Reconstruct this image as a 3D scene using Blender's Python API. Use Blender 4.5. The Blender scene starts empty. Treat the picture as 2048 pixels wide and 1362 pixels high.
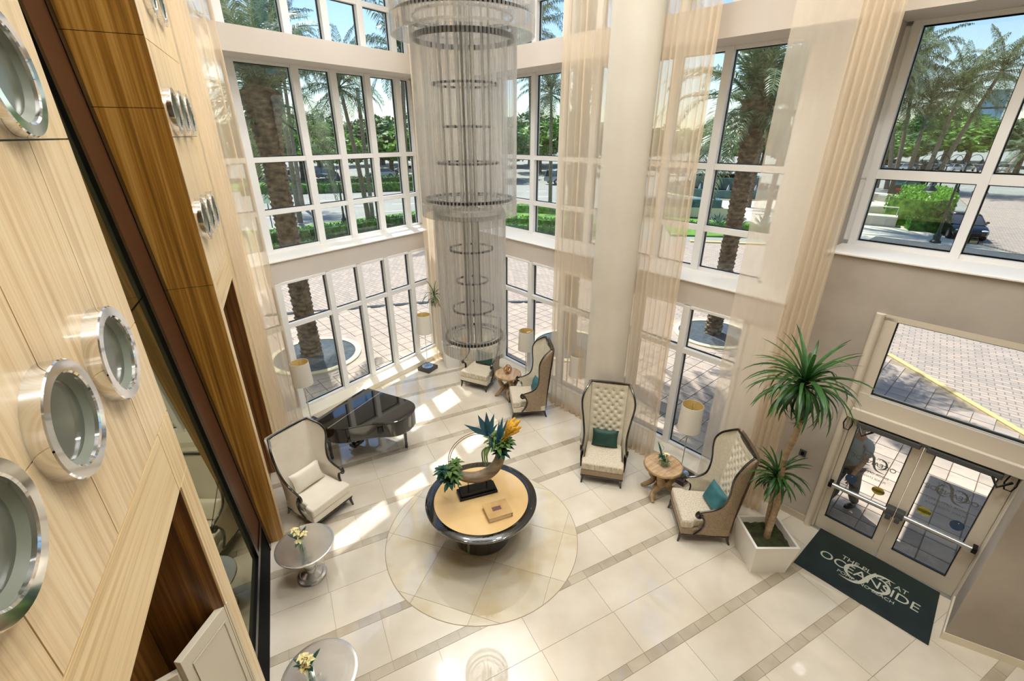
import bpy, bmesh, math, random
from mathutils import Vector as V, Matrix, Euler
R = math.radians
random.seed(7)
SC = bpy.context.scene
COL = SC.collection

# ---------------------------------------------------------------- camera, sky, sun, fill lights, exposure
cam = bpy.data.cameras.new('camera'); cam_o = bpy.data.objects.new('camera', cam); COL.objects.link(cam_o)
cam.sensor_width = 36; cam.lens = 914.7 / 2048 * 36; cam.clip_end = 1500; cam.clip_start = .05
cam_o.location = (0, 0, 6); cam_o.rotation_euler = (R(90 - 24.2), 0, 0)
SC.camera = cam_o
SC.cycles.transparent_max_bounces = 40; SC.cycles.max_bounces = 10; SC.cycles.caustics_reflective = False; SC.cycles.caustics_refractive = False
SC.view_settings.view_transform = 'Standard'; SC.view_settings.look = 'None'
SC.view_settings.gamma = 1; SC.view_settings.use_curve_mapping = False
SC.view_settings.exposure = 0.6
wd = bpy.data.worlds.new('sky'); SC.world = wd; wd.use_nodes = True
_n = wd.node_tree.nodes; _l = wd.node_tree.links
_bg = _n['Background']; _sk = _n.new('ShaderNodeTexSky')
_sk.sky_type = 'NISHITA'; _sk.sun_disc = False; _sk.sun_elevation = R(61.5)
_sk.sun_rotation = R(-27.3); _sk.air_density = 1.0; _sk.dust_density = 0.15; _sk.ozone_density = 3.0
_l.new(_sk.outputs[0], _bg.inputs[0]); _bg.inputs[1].default_value = 0.14
sun = bpy.data.lights.new('sun', 'SUN'); sun.energy = 5.2; sun.angle = R(0.55); sun.color = (1, .97, .93)
sun_o = bpy.data.objects.new('sun', sun); COL.objects.link(sun_o)
_d = V((.459 * math.cos(R(61.5)), -.889 * math.cos(R(61.5)), -math.sin(R(61.5))))
sun_o.rotation_euler = _d.to_track_quat('-Z', 'Y').to_euler(); sun_o.location = (-8, 16, 20)
# added fill, no real fixtures: area lights brighten the lobby off the ceiling
for i, (x, y, e) in enumerate([(-1.5, 2.5, 170), (2.0, 5.5, 170), (-.8, 9.2, 170)]):
    a = bpy.data.lights.new('fill_uplight', 'AREA'); a.shape = 'SQUARE'; a.size = 3.0; a.energy = e; a.color = (.95, .98, 1)
    ao = bpy.data.objects.new('fill_uplight', a); COL.objects.link(ao); ao.location = (x, y, 9.6); ao.rotation_euler = (R(180), 0, 0)
for x, y in [(-2.6, 2.2), (.6, 1.6), (3.6, 2.0), (-2.6, 6.4), (1.2, 5.2), (3.4, 4.4), (-2.2, 9.6), (.8, 8.6)]:  # unseen spots added as fill, lighting the floor while the ceiling stays darker
    a = bpy.data.lights.new('fill_spot', 'SPOT'); a.energy = 290; a.spot_size = R(125); a.spot_blend = 1; a.shadow_soft_size = .18; a.color = (1, .98, .95)
    ao = bpy.data.objects.new('fill_spot', a); COL.objects.link(ao); ao.location = (x, y, 10.7)

# ---------------------------------------------------------------- helpers
def hx(h):
    h = h.lstrip('#'); c = [int(h[i:i + 2], 16) / 255 for i in (0, 2, 4)]
    return tuple([(x / 12.92 if x <= .04045 else ((x + .055) / 1.055) ** 2.4) for x in c]) + (1,)

class MB:
    def __init__(s): s.v = []; s.f = []
    def add(s, vs, fs, xf=None):
        b = len(s.v)
        s.v += [(xf @ V(p)) if xf else V(p) for p in vs]
        s.f += [tuple(i + b for i in f) for f in fs]; return s
    def box(s, x0, x1, y0, y1, z0, z1, xf=None):
        return s.add([(x0, y0, z0), (x1, y0, z0), (x1, y1, z0), (x0, y1, z0), (x0, y0, z1), (x1, y0, z1), (x1, y1, z1), (x0, y1, z1)],
              [(0, 3, 2, 1), (4, 5, 6, 7), (0, 1, 5, 4), (1, 2, 6, 5), (2, 3, 7, 6), (3, 0, 4, 7)], xf)
    def prism(s, poly, z0, z1, xf=None, taper=None):
        n = len(poly); t = taper or poly
        vs = [(p[0], p[1], z0) for p in poly] + [(p[0], p[1], z1) for p in t]
        return s.add(vs, [tuple(range(n))[::-1], tuple(range(n, 2 * n))] + [(i, (i + 1) % n, n + (i + 1) % n, n + i) for i in range(n)], xf)
    def tube(s, pts, r, n=8, xf=None, flat=None):
        pts = [V(p) for p in pts]; k = len(pts); rs = r if isinstance(r, (list, tuple)) else [r] * k
        t0 = (pts[1] - pts[0]).normalized(); up = V((0, 0, 1)) if abs(t0.z) < .9 else V((1, 0, 0))
        vs = []; a = t0.cross(up).normalized()
        for i, p in enumerate(pts):
            t = (pts[min(i + 1, k - 1)] - pts[max(i - 1, 0)]).normalized()
            a = (a - t * a.dot(t)); a = a.normalized() if a.length > 1e-6 else t.orthogonal().normalized()
            b = t.cross(a)
            for j in range(n):
                w = 2 * math.pi * j / n
                vs.append(p + (a * math.cos(w) + b * math.sin(w) * (flat or 1)) * rs[i])
        fs = [(i * n + j, i * n + (j + 1) % n, (i + 1) * n + (j + 1) % n, (i + 1) * n + j) for i in range(k - 1) for j in range(n)]
        fs += [tuple(range(n))[::-1], tuple(range((k - 1) * n, k * n))]
        return s.add(vs, fs, xf)
    def lathe(s, prof, n=32, xf=None, closed=False):
        k = len(prof); vs = [(r * math.cos(2 * math.pi * j / n), r * math.sin(2 * math.pi * j / n), z) for r, z in prof for j in range(n)]
        fs = [(i * n + j, i * n + (j + 1) % n, (i + 1) * n + (j + 1) % n, (i + 1) * n + j) for i in range(k - 1) for j in range(n)]
        if closed: fs += [((k - 1) * n + j, (k - 1) * n + (j + 1) % n, (j + 1) % n, j) for j in range(n)]
        else:
            fs += [tuple(range(n))[::-1], tuple(range((k - 1) * n, k * n))]
        return s.add(vs, fs, xf)
    def ball(s, c, r, n=10, m=7, xf=None):
        r = r if isinstance(r, (tuple, list)) else (r, r, r); vs = []; fs = []
        for i in range(m + 1):
            a = math.pi * i / m
            for j in range(n):
                w = 2 * math.pi * j / n
                vs.append((c[0] + r[0] * math.sin(a) * math.cos(w), c[1] + r[1] * math.sin(a) * math.sin(w), c[2] + r[2] * math.cos(a)))
        fs = [(i * n + j, (i + 1) * n + j, (i + 1) * n + (j + 1) % n, i * n + (j + 1) % n) for i in range(m) for j in range(n)]
        return s.add(vs, fs, xf)
    def grid(s, P, xf=None, wrap=False):
        a = len(P); b = len(P[0]); vs = [p for row in P for p in row]
        fs = [(i * b + j, i * b + (j + 1) % b, (i + 1) * b + (j + 1) % b, (i + 1) * b + j) for i in range(a - 1) for j in range(b if wrap else b - 1)]
        return s.add(vs, fs, xf)
    def mesh(s, name, mat, smooth=True, ang=38, fix=True):
        me = bpy.data.meshes.new(name); me.from_pydata(s.v, [], s.f)
        if fix:
            bm = bmesh.new(); bm.from_mesh(me)
            bmesh.ops.remove_doubles(bm, verts=bm.verts, dist=1e-5)
            bmesh.ops.recalc_face_normals(bm, faces=bm.faces); bm.to_mesh(me); bm.free()
        if smooth:
            me.polygons.foreach_set('use_smooth', [True] * len(me.polygons)); me.set_sharp_from_angle(angle=R(ang))
        me.materials.append(mat); return me
    def build(s, name, mat, parent=None, smooth=True, ang=38, fix=True, bevel=0, solid=0, **tg):
        o = inst(name, s.mesh(name, mat, smooth, ang, fix), parent, **tg)
        if solid:
            m = o.modifiers.new('thickness', 'SOLIDIFY'); m.thickness = solid; m.offset = 0
        if bevel:
            m = o.modifiers.new('bevel', 'BEVEL'); m.width = bevel; m.segments = 2; m.limit_method = 'ANGLE'; m.angle_limit = R(40)
        return o

def tag(o, label=None, cat=None, group=None, kind=None):
    if label: o['label'] = label
    if cat: o['category'] = cat
    if group: o['group'] = group
    if kind: o['kind'] = kind
    return o

def inst(name, me, parent=None, loc=None, rot=None, sc=None, mw=None, **tg):
    o = bpy.data.objects.new(name, me); COL.objects.link(o)
    if parent: o.parent = parent
    if loc: o.location = loc
    if rot: o.rotation_euler = rot
    if sc: o.scale = sc if isinstance(sc, (tuple, list)) else (sc, sc, sc)
    if mw: o.matrix_local = mw
    return tag(o, **tg)

def thing(name, loc, rz=0, label=None, cat=None, group=None, kind=None):
    o = bpy.data.objects.new(name, None); COL.objects.link(o); o.location = loc; o.rotation_euler = (0, 0, rz); o.empty_display_size = .1
    return tag(o, label, cat, group, kind)

def dup(o, loc=None, rz=None, label=None, parent=None):
    c = o.copy(); COL.objects.link(c)
    if parent: c.parent = parent
    if loc: c.location = loc
    if rz is not None: c.rotation_euler = (0, 0, rz)
    if label: c['label'] = label
    for ch in list(o.children): dup(ch, parent=c)
    return c

def frame(o2, u, out):
    return Matrix(((u[0], out[0], 0, o2[0]), (u[1], out[1], 0, o2[1]), (0, 0, 1, 0), (0, 0, 0, 1)))

# ---------------------------------------------------------------- materials
def mat(name, c, rough=.5, metal=0, spec=.5, c2=None, scale=(4, 4, 4), detail=4, bump=0, coat=0, trans=0, emit=0, ramp=(.35, .65), bscale=None, sss=0):
    m = bpy.data.materials.new(name); m.use_nodes = True; nt = m.node_tree; b = nt.nodes['Principled BSDF']
    c = hx(c) if isinstance(c, str) else c
    b.inputs['Base Color'].default_value = c; b.inputs['Roughness'].default_value = rough; b.inputs['Metallic'].default_value = metal
    b.inputs['Specular IOR Level'].default_value = spec; b.inputs['Coat Weight'].default_value = coat; b.inputs['Coat Roughness'].default_value = .03
    b.inputs['Transmission Weight'].default_value = trans
    if c2 or bump:
        tc = nt.nodes.new('ShaderNodeTexCoord'); mp = nt.nodes.new('ShaderNodeMapping'); mp.inputs['Scale'].default_value = scale
        nt.links.new(tc.outputs['Object'], mp.inputs[0]); no = nt.nodes.new('ShaderNodeTexNoise'); no.inputs['Detail'].default_value = detail
        no.inputs['Scale'].default_value = 1; nt.links.new(mp.outputs[0], no.inputs['Vector'])
        if c2:
            rp = nt.nodes.new('ShaderNodeValToRGB'); rp.color_ramp.elements[0].position = ramp[0]; rp.color_ramp.elements[1].position = ramp[1]
            rp.color_ramp.elements[0].color = c; rp.color_ramp.elements[1].color = hx(c2) if isinstance(c2, str) else c2
            nt.links.new(no.outputs[0], rp.inputs[0]); nt.links.new(rp.outputs[0], b.inputs['Base Color'])
        if bump:
            bp = nt.nodes.new('ShaderNodeBump'); bp.inputs['Strength'].default_value = bump; bp.inputs['Distance'].default_value = .01
            src = no
            if bscale:
                src = nt.nodes.new('ShaderNodeTexNoise'); src.inputs['Scale'].default_value = bscale; nt.links.new(tc.outputs['Object'], src.inputs['Vector'])
            nt.links.new(src.outputs[0], bp.inputs['Height']); nt.links.new(bp.outputs[0], b.inputs['Normal'])
    return m

def per_object(m, amt=.12):
    """small value shift from one piece to the next"""
    nt = m.node_tree; b = nt.nodes['Principled BSDF']; oi = nt.nodes.new('ShaderNodeObjectInfo')
    hs = nt.nodes.new('ShaderNodeHueSaturation'); mr = nt.nodes.new('ShaderNodeMapRange')
    mr.inputs['To Min'].default_value = 1 - amt; mr.inputs['To Max'].default_value = 1 + amt
    nt.links.new(oi.outputs['Random'], mr.inputs[0]); nt.links.new(mr.outputs[0], hs.inputs['Value'])
    ln = b.inputs['Base Color'].links
    if ln: nt.links.new(ln[0].from_socket, hs.inputs['Color'])
    else: hs.inputs['Color'].default_value = b.inputs['Base Color'].default_value
    nt.links.new(hs.outputs[0], b.inputs['Base Color']); return m

def wood(name, a, b_, c, sx=9, sz=.35, rough=.35, coat=.0, axis='z'):
    m = bpy.data.materials.new(name); m.use_nodes = True; nt = m.node_tree; b = nt.nodes['Principled BSDF']
    tc = nt.nodes.new('ShaderNodeTexCoord'); mp = nt.nodes.new('ShaderNodeMapping')
    mp.inputs['Scale'].default_value = (sx, sx, sz) if axis == 'z' else (sx, sz, sx)
    if axis == 'L':      # grain along the wood wall
        m0 = nt.nodes.new('ShaderNodeMapping'); m0.inputs['Rotation'].default_value = (0, 0, R(-25.5)); nt.links.new(tc.outputs['Object'], m0.inputs[0]); nt.links.new(m0.outputs[0], mp.inputs[0])
    else: nt.links.new(tc.outputs['Object'], mp.inputs[0])
    n1 = nt.nodes.new('ShaderNodeTexNoise'); n1.inputs['Scale'].default_value = 1.3; n1.inputs['Detail'].default_value = 6; n1.inputs['Roughness'].default_value = .65
    nt.links.new(mp.outputs[0], n1.inputs['Vector'])
    rp = nt.nodes.new('ShaderNodeValToRGB'); e = rp.color_ramp.elements
    e[0].position = .3; e[0].color = hx(a); e[1].position = .72; e[1].color = hx(c); k = e.new(.5); k.color = hx(b_)
    nt.links.new(n1.outputs[0], rp.inputs[0]); nt.links.new(rp.outputs[0], b.inputs['Base Color'])
    b.inputs['Roughness'].default_value = rough; b.inputs['Coat Weight'].default_value = coat; b.inputs['Coat Roughness'].default_value = .08
    bp = nt.nodes.new('ShaderNodeBump'); bp.inputs['Strength'].default_value = .05; nt.links.new(n1.outputs[0], bp.inputs['Height']); nt.links.new(bp.outputs[0], b.inputs['Normal'])
    return m

def pane_glass(name, tint=(.93, .95, .94), gloss=1.0, ior=1.45):
    m = bpy.data.materials.new(name); m.use_nodes = True; nt = m.node_tree; nt.nodes.remove(nt.nodes['Principled BSDF'])
    out = nt.nodes['Material Output']; t = nt.nodes.new('ShaderNodeBsdfTransparent'); t.inputs[0].default_value = tint + (1,)
    g = nt.nodes.new('ShaderNodeBsdfGlossy'); g.inputs['Roughness'].default_value = .0; g.inputs[0].default_value = (gloss, gloss, gloss, 1)
    lw = nt.nodes.new('ShaderNodeLayerWeight'); lw.inputs[0].default_value = .5; pw = nt.nodes.new('ShaderNodeMath'); pw.operation = 'POWER'; pw.inputs[1].default_value = 4.5
    ma = nt.nodes.new('ShaderNodeMath'); ma.operation = 'MULTIPLY_ADD'; ma.inputs[1].default_value = .8; ma.inputs[2].default_value = .03; x = nt.nodes.new('ShaderNodeMixShader')
    nt.links.new(lw.outputs['Facing'], pw.inputs[0]); nt.links.new(pw.outputs[0], ma.inputs[0])
    nt.links.new(ma.outputs[0], x.inputs[0]); nt.links.new(t.outputs[0], x.inputs[1]); nt.links.new(g.outputs[0], x.inputs[2]); nt.links.new(x.outputs[0], out.inputs[0])
    return m

def sheer(name, c, thr=.38, dif=.5):
    m = bpy.data.materials.new(name); m.use_nodes = True; nt = m.node_tree; nt.nodes.remove(nt.nodes['Principled BSDF'])
    out = nt.nodes['Material Output']; t = nt.nodes.new('ShaderNodeBsdfTransparent'); t.inputs[0].default_value = (1, .97, .92, 1)
    d = nt.nodes.new('ShaderNodeBsdfDiffuse'); tl = nt.nodes.new('ShaderNodeBsdfTranslucent'); d.inputs[0].default_value = hx(c); tl.inputs[0].default_value = hx(c)
    a = nt.nodes.new('ShaderNodeMixShader'); a.inputs[0].default_value = dif; nt.links.new(d.outputs[0], a.inputs[1]); nt.links.new(tl.outputs[0], a.inputs[2])
    x = nt.nodes.new('ShaderNodeMixShader'); x.inputs[0].default_value = 1 - thr; nt.links.new(t.outputs[0], x.inputs[1]); nt.links.new(a.outputs[0], x.inputs[2])
    nt.links.new(x.outputs[0], out.inputs[0]); return m

def leafmat(name, a, b_, rough=.5, tr=.25):
    m = bpy.data.materials.new(name); m.use_nodes = True; nt = m.node_tree; b = nt.nodes['Principled BSDF']; out = nt.nodes['Material Output']
    tc = nt.nodes.new('ShaderNodeTexCoord'); no = nt.nodes.new('ShaderNodeTexNoise'); no.inputs['Scale'].default_value = 3.1
    nt.links.new(tc.outputs['Object'], no.inputs['Vector']); rp = nt.nodes.new('ShaderNodeValToRGB')
    rp.color_ramp.elements[0].position = .38; rp.color_ramp.elements[1].position = .62; rp.color_ramp.elements[0].color = hx(a); rp.color_ramp.elements[1].color = hx(b_)
    nt.links.new(no.outputs[0], rp.inputs[0]); nt.links.new(rp.outputs[0], b.inputs['Base Color']); b.inputs['Roughness'].default_value = rough
    tl = nt.nodes.new('ShaderNodeBsdfTranslucent'); nt.links.new(rp.outputs[0], tl.inputs[0]); x = nt.nodes.new('ShaderNodeMixShader'); x.inputs[0].default_value = tr
    nt.links.new(b.outputs[0], x.inputs[1]); nt.links.new(tl.outputs[0], x.inputs[2]); nt.links.new(x.outputs[0], out.inputs[0]); return m

WHITE = mat('white_paint', '#e9e6e0', .45)
FRAME = mat('window_frame_white', '#e8e8e8', .35)
PLASTER = mat('plaster_beige', '#cfc7bf', .8, c2='#c8bfb6', scale=(.6, .6, .6))
FAUX = mat('faux_plaster_taupe', '#a39a90', .7, c2='#bbb3a9', scale=(.9, .9, .9), detail=6)
CREAM = mat('cream_paint', '#e2dac6', .6)
COLM = mat('column_plaster', '#dbd5c8', .55, c2='#d4cdbf', scale=(1, 1, 1))
CEIL = mat('ceiling_white', '#f4f1ea', .9)
MARBLE = per_object(mat('marble_cream', '#e0d8c9', .05, c2='#cfc4b1', scale=(1.1, 1.1, 1.1), detail=8, spec=1.0, coat=1), .035)
MARBLE2 = per_object(mat('marble_grey_beige', '#c1b7a4', .05, c2='#aca08c', scale=(2, 2, 2), detail=8, spec=1.0, coat=1), .13)
MARBLE3 = per_object(mat('marble_gold_veined', '#d8cfba', .04, c2='#c2ab7c', scale=(1.6, 1.6, 1.6), detail=10, spec=1.0, ramp=(.46, .80), coat=1), .07)
GROUT = mat('grout', '#97866c', .6)
PALEW = wood('pale_oak_veneer', '#c9a87b', '#e9cea2', '#f5e2bf', 20, .3, .38, .15)
PALEW2 = wood('pale_oak_beam', '#c9a772', '#e8cc9a', '#f3dfb5', 20, .3, .4, .1)
PALEW3 = wood('pale_oak_crosswise', '#c9a772', '#e8cc9a', '#f3dfb5', 20, .3, .4, .1, 'L')
GOLDW = wood('golden_veneer', '#523410', '#9a6a24', '#cd9f54', 15, .2, .3, .2)
DARKW = wood('dark_veneer', '#3d240d', '#6e461c', '#9a6c34', 18, .3, .35, .2)
BRONZE = mat('bronze_frame', '#5a3727', .35, .5)
BLACKM = mat('black_metal', '#0d0f10', .25, .4)
CHROME = mat('chrome', '#e6e6e6', .07, 1)
OLIVEG = mat('olive_mirror_glass', '#8d8a62', .02, .9)
PORTG = mat('porthole_glass', '#5c6156', .1, 0, .5)
PORTIN = mat('porthole_lining', '#787d70', .4)
GLASS = pane_glass('window_glass')
GASKET = mat('black_gasket', '#15191b', .4)
SHEER = sheer('sheer_cream', '#faecd6', .36, .5)
SHEER2 = sheer('sheer_white', '#fbf1e2', .50, .45)
BLACKL = mat('black_lacquer', '#070807', .06, 0, .6, coat=1)
BLACKWD = mat('black_wood_trim', '#17120f', .2, 0, .5, coat=.6)
LEATHER = mat('ivory_leather', '#e8e1d3', .42, c2='#e0d8c9', scale=(3, 3, 3), bump=.06, bscale=40)
LINEN = mat('cream_linen', '#d9d2c0', .75, c2='#cfc7b3', scale=(30, 30, 30))
BROCADE = mat('taupe_brocade', '#85705a', .6, c2='#a8947a', scale=(55, 55, 55), detail=5)
CHENILLE = mat('speckled_cream_chenille', '#b8a993', .8, c2='#d9d0be', scale=(50, 50, 9), detail=6)
TEAL = mat('teal_velvet', '#285f66', .6, c2='#3a767d', scale=(5, 5, 5))
TEALD = mat('dark_green_velvet', '#153a32', .6, c2='#1f4c41', scale=(5, 5, 5))
SHADE = bpy.data.materials.new('lamp_shade_linen')
SHADE = sheer('lamp_shade_linen', '#f6f2e8', .01, .3)
SHADEIN = mat('shade_gold_lining', '#e3c67e', .5)
SILVER = mat('brushed_silver', '#dededc', .22, .85, c2='#cbcac8', scale=(3, 3, 3))
ROOT = mat('root_wood', '#86694a', .55, c2='#b4976f', scale=(6, 6, 6), detail=6, bump=.3)
PLANKW = mat('plank_wood', '#c6aa88', .4, c2='#a58461', scale=(3, 22, 22), detail=6, coat=.3)
DRIFT = mat('driftwood', '#a08e78', .75, c2='#6f604f', scale=(4, 4, 14), detail=7, bump=.4)
TAN = mat('tan_inlay', '#dcb981', .07, c2='#e4c490', scale=(2, 2, 2), coat=.6)
TANBOX = mat('tan_box', '#b8945d', .4, c2='#c9a670', scale=(9, 4, 4))
PAPER = mat('cream_paper', '#e4dbc6', .7)
MAUVE = mat('mauve_plate', '#6b4a45', .4)
GOLDM = mat('copper_gold', '#c98a4e', .22, 1)
SOIL = mat('soil_moss', '#2a2416', .9, c2='#3d4722', scale=(12, 12, 12))
BARK = mat('pale_bark', '#b09a7c', .8, c2='#8e775b', scale=(8, 8, 20), bump=.3)
DRAC = leafmat('dracaena_leaf', '#1e4420', '#3f6d2e', .4)
SUCC = leafmat('succulent_green', '#4f7a44', '#8fae66', .5)
SUCD = leafmat('succulent_dark', '#1f4d45', '#3d6f5a', .5)
PETROL = mat('petrol_blue_leaf', '#14526a', .4, c2='#1d6278', scale=(5, 5, 5))
YELLOW = mat('yellow_millet', '#d9a62a', .7, c2='#b9861d', scale=(30, 30, 30))
CREAMFL = mat('cream_petals', '#eee3a8', .6)
MATG = mat('mat_dark_green', '#0d1a18', .55, c2='#132724', scale=(2, 2, 2), bump=.2, bscale=300)
MATL = mat('mat_silver_letter', '#bdbfae', .6)
ETCH = mat('etched_letter', '#5d5d58', .5)
STICKB = mat('blue_sticker', '#22405e', .4)
STICKY = mat('yellow_sticker', '#b3a22c', .4)
STICKK = mat('dark_print', '#1d1b14', .5)
STICKW = mat('pale_print', '#c9cfd6', .5)
RED = mat('alarm_red', '#b3303a', .35)
ALU = mat('brushed_aluminium', '#b9bbb9', .3, .8)
DOORF = mat('door_frame_cream', '#d4cab9', .4)
GREYM = mat('grey_metal', '#55585a', .35, .5)
CRYS = None
# ---------------------------------------------------------------- planes of the room
def hd(a): return V((math.sin(R(a)), math.cos(R(a)), 0))
uA = hd(36.33); oA = V((-uA.y, uA.x, 0)); A0 = V((-5.08, 8.92, 0)); FA = frame(A0, uA, oA)          # window wall on the left
uB = hd(-41.15); oB = V((uB.y, -uB.x, 0)); B0 = V((5.042, 5.763, 0)); FB = frame(B0, uB, oB)        # window and door wall on the right
uL = hd(-25.5); oL = V((-uL.y, uL.x, 0)); L0 = V((-3.72, 5.49, 0)); FL = frame(L0, uL, oL)          # wood wall
TOP = 10.8
def geo_pos(m):
    nt = m.node_tree
    for n in list(nt.nodes):
        if n.type == 'TEX_COORD':
            g = nt.nodes.new('ShaderNodeNewGeometry')
            for l in list(n.outputs['Object'].links): nt.links.new(g.outputs['Position'], l.to_socket)
for m in (MARBLE, MARBLE2, MARBLE3): geo_pos(m)
def st(mb, name, m, parent=None, **k):
    return mb.build(name, m, parent, kind=(None if parent else 'structure'), **k)

# ---------------------------------------------------------------- floor
def clip(poly, p, n):
    out = []
    for i in range(len(poly)):
        a, b = poly[i], poly[(i + 1) % len(poly)]
        da = (a[0] - p[0]) * n[0] + (a[1] - p[1]) * n[1]; db = (b[0] - p[0]) * n[0] + (b[1] - p[1]) * n[1]
        if da >= 0: out.append(a)
        if (da >= 0) != (db >= 0):
            t = da / (da - db); out.append((a[0] + (b[0] - a[0]) * t, a[1] + (b[1] - a[1]) * t))
    return out
HP = [(L0 + oL * .75, -oL), (A0 + oA * .05, -oA), (B0 + oB * .05, -oB), (V((0, 2.3, 0)), V((0, 1, 0))), (V((7.6, 0, 0)), V((-1, 0, 0)))]
def area(p): return abs(sum(p[i][0] * p[(i + 1) % len(p)][1] - p[(i + 1) % len(p)][0] * p[i][1] for i in range(len(p)))) / 2
room = [(-9, -3), (9, -3), (9, 20), (-9, 20)]
base = room
for p, n in [HP[0], (A0 + oA * .3, -oA), (B0 + oB * .3, -oB), (V((0, -2.4, 0)), V((0, 1, 0))), HP[4]]: base = clip(base, p, n)
floor = st(MB().prism(base, -.25, -.006), 'floor', GROUT, smooth=False)
TA = R(-27); tv = V((math.sin(TA), math.cos(TA), 0)); tu = V((math.cos(TA), -math.sin(TA), 0))
def T2(u, v): q = tu * u + tv * v; return (q.x, q.y)
_tm = {}
def tile(u0, u1, v0, v1, m, nm, g=.0022):
    u0 += g; u1 -= g; v0 += g; v1 -= g
    P4 = [T2(u0, v0), T2(u1, v0), T2(u1, v1), T2(u0, v1)]; c = P4
    for p, n in HP:
        c = clip(c, p, n)
        if len(c) < 3: return
    a = area(c)
    if a < .004: return
    if a > (u1 - u0) * (v1 - v0) * .9999:
        k = (round(u1 - u0, 4), round(v1 - v0, 4), m.name)
        if k not in _tm: _tm[k] = MB().box(0, u1 - u0, 0, v1 - v0, -.012, 0).mesh(nm, m, False)
        inst(nm, _tm[k], floor, loc=P4[0] + (0,), rot=(0, 0, -TA))
    else: MB().prism(c, -.012, 0).build(nm, m, floor, smooth=False)
rows = []
v = 3.125 - 2.09 * 2
for k in range(8):
    rows += [('t', v, v + .605, .85), ('b', v + .605, v + .735), ('t', v + .735, v + 1.345, .29), ('b', v + 1.345, v + 1.475), ('t', v + 1.475, v + 2.09, -.28)]
    v += 2.09
for r in rows:
    if r[0] == 't':
        u = r[3] - 1.148 * 8
        while u < 14:
            tile(u, u + 1.148, r[1], r[2], MARBLE, 'floor_tile'); u += 1.148
    else:
        u = .29 - .287 * 30
        while u < 14:
            tile(u, u + .287, r[1], r[2], MARBLE2, 'border_tile'); u += .287
# round inlay under the centre table
TC = V((-.485, 5.57, 0)); IR = 1.56
circ = [(TC.x + IR * math.cos(2 * math.pi * i / 72), TC.y + IR * math.sin(2 * math.pi * i / 72)) for i in range(72)]
inlay = st(MB().prism(circ, -.001, .0005), 'inlay_ring', GROUT, floor, smooth=False)
d1 = (tu + tv).normalized(); d2 = (tv - tu).normalized(); o1 = 6.64 / 2 ** .5; o2 = 2.565 / 2 ** .5
for i in range(-4, 4):
    for j in range(-4, 4):
        a0, b0 = o1 + .888 * i + .003, o2 + .888 * j + .003; a1, b1 = a0 + .882, b0 + .882
        c = [(d1 * a + d2 * b).to_2d()[:] for a, b in ((a0, b0), (a1, b0), (a1, b1), (a0, b1))]
        for q in range(72):
            w = 2 * math.pi * (q + .5) / 72; c = clip(c, (TC.x + (IR - .012) * math.cos(w), TC.y + (IR - .012) * math.sin(w)), (-math.cos(w), -math.sin(w)))
            if len(c) < 3: break
        if len(c) >= 3 and area(c) > .002: MB().prism(c, .0005, .0022).build('inlay_tile', MARBLE3, floor, smooth=False)

# ---------------------------------------------------------------- window wall on the left (A) and on the right (B)
def wallpart(F, s0, s1, z0, z1, y0=0, y1=.95, mb=None): return (mb or MB()).box(s0, s1, y0, y1, z0, z1, F)
wf = MB()
wallpart(FA, -.9, 5.75, 3.17, 3.61, mb=wf); wallpart(FA, -.9, 5.75, 7.32, 7.73, mb=wf); wallpart(FA, -.9, 5.75, 10.4, TOP, mb=wf)
wallpart(FA, 5.0, 5.75, 0, 3.17, 0, .15, mb=wf); wallpart(FA, 5.15, 5.75, 3.61, 7.32, mb=wf); wallpart(FA, 5.15, 5.75, 7.73, 10.4, mb=wf)
wallpart(FA, -.9, -.42, 0, TOP, mb=wf)
wall_far = st(wf, 'wall_far', PLASTER, smooth=False)
st(MB().box(-.3, 4.95, -.42, .0, 0, .13, FA), 'trim_1', CREAM, smooth=False, bevel=.008)
wr = MB()
wallpart(FB, 1.2, 10.4, 3.17, 3.61, mb=wr); wallpart(FB, -3.2, 10.4, 7.3, 7.73, mb=wr); wallpart(FB, -3.2, 10.4, 10.4, TOP, mb=wr); wallpart(FB, -3.2, 1.2, 7.73, 10.4, mb=wr)
wallpart(FB, 9.05, 10.4, 3.61, 10.4, mb=wr); wallpart(FB, 8.05, 10.4, 0, 3.17, 0, .15, mb=wr)
wall_right = st(wr, 'wall_right', PLASTER, smooth=False)
wd_ = MB()
wallpart(FB, .9, 1.2, 0, 7.3, mb=wd_); wallpart(FB, .06, .9, 0, 4.49, mb=wd_); wallpart(FB, -3.2, .06, 3.80, 4.49, mb=wd_); wallpart(FB, -3.2, -1.86, 0, 3.80, mb=wd_)
st(wd_, 'wall_entrance', FAUX, smooth=False)
st(MB().box(1.2, 1.9, .74, .95, 3.61, 7.3, FB).box(1.2, 1.9, .74, .95, 7.73, 10.4, FB).box(1.2, 1.7, .02, .2, 0, 3.17, FB), 'trim_8', WHITE, smooth=False)
st(MB().box(1.25, 8.05, -.42, 0, 0, .15, FB), 'trim_2', CREAM, smooth=False, bevel=.008)
for i, (F, s0, s1, z) in enumerate([(FA, -.42, 5.15, 3.61), (FB, 1.2, 9.05, 3.61), (FB, -3.2, .9, 4.49)]):
    st(MB().box(s0, s1, -.035, .76, z - .002, z + .022, F), 'trim_%d' % (i + 3), WHITE, smooth=False, bevel=.005)
bb = MB(); bb.box(.1, 1.22, -.018, 0, 0, .12, FB); st(bb, 'baseboard_right', MARBLE2, smooth=False)

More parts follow.
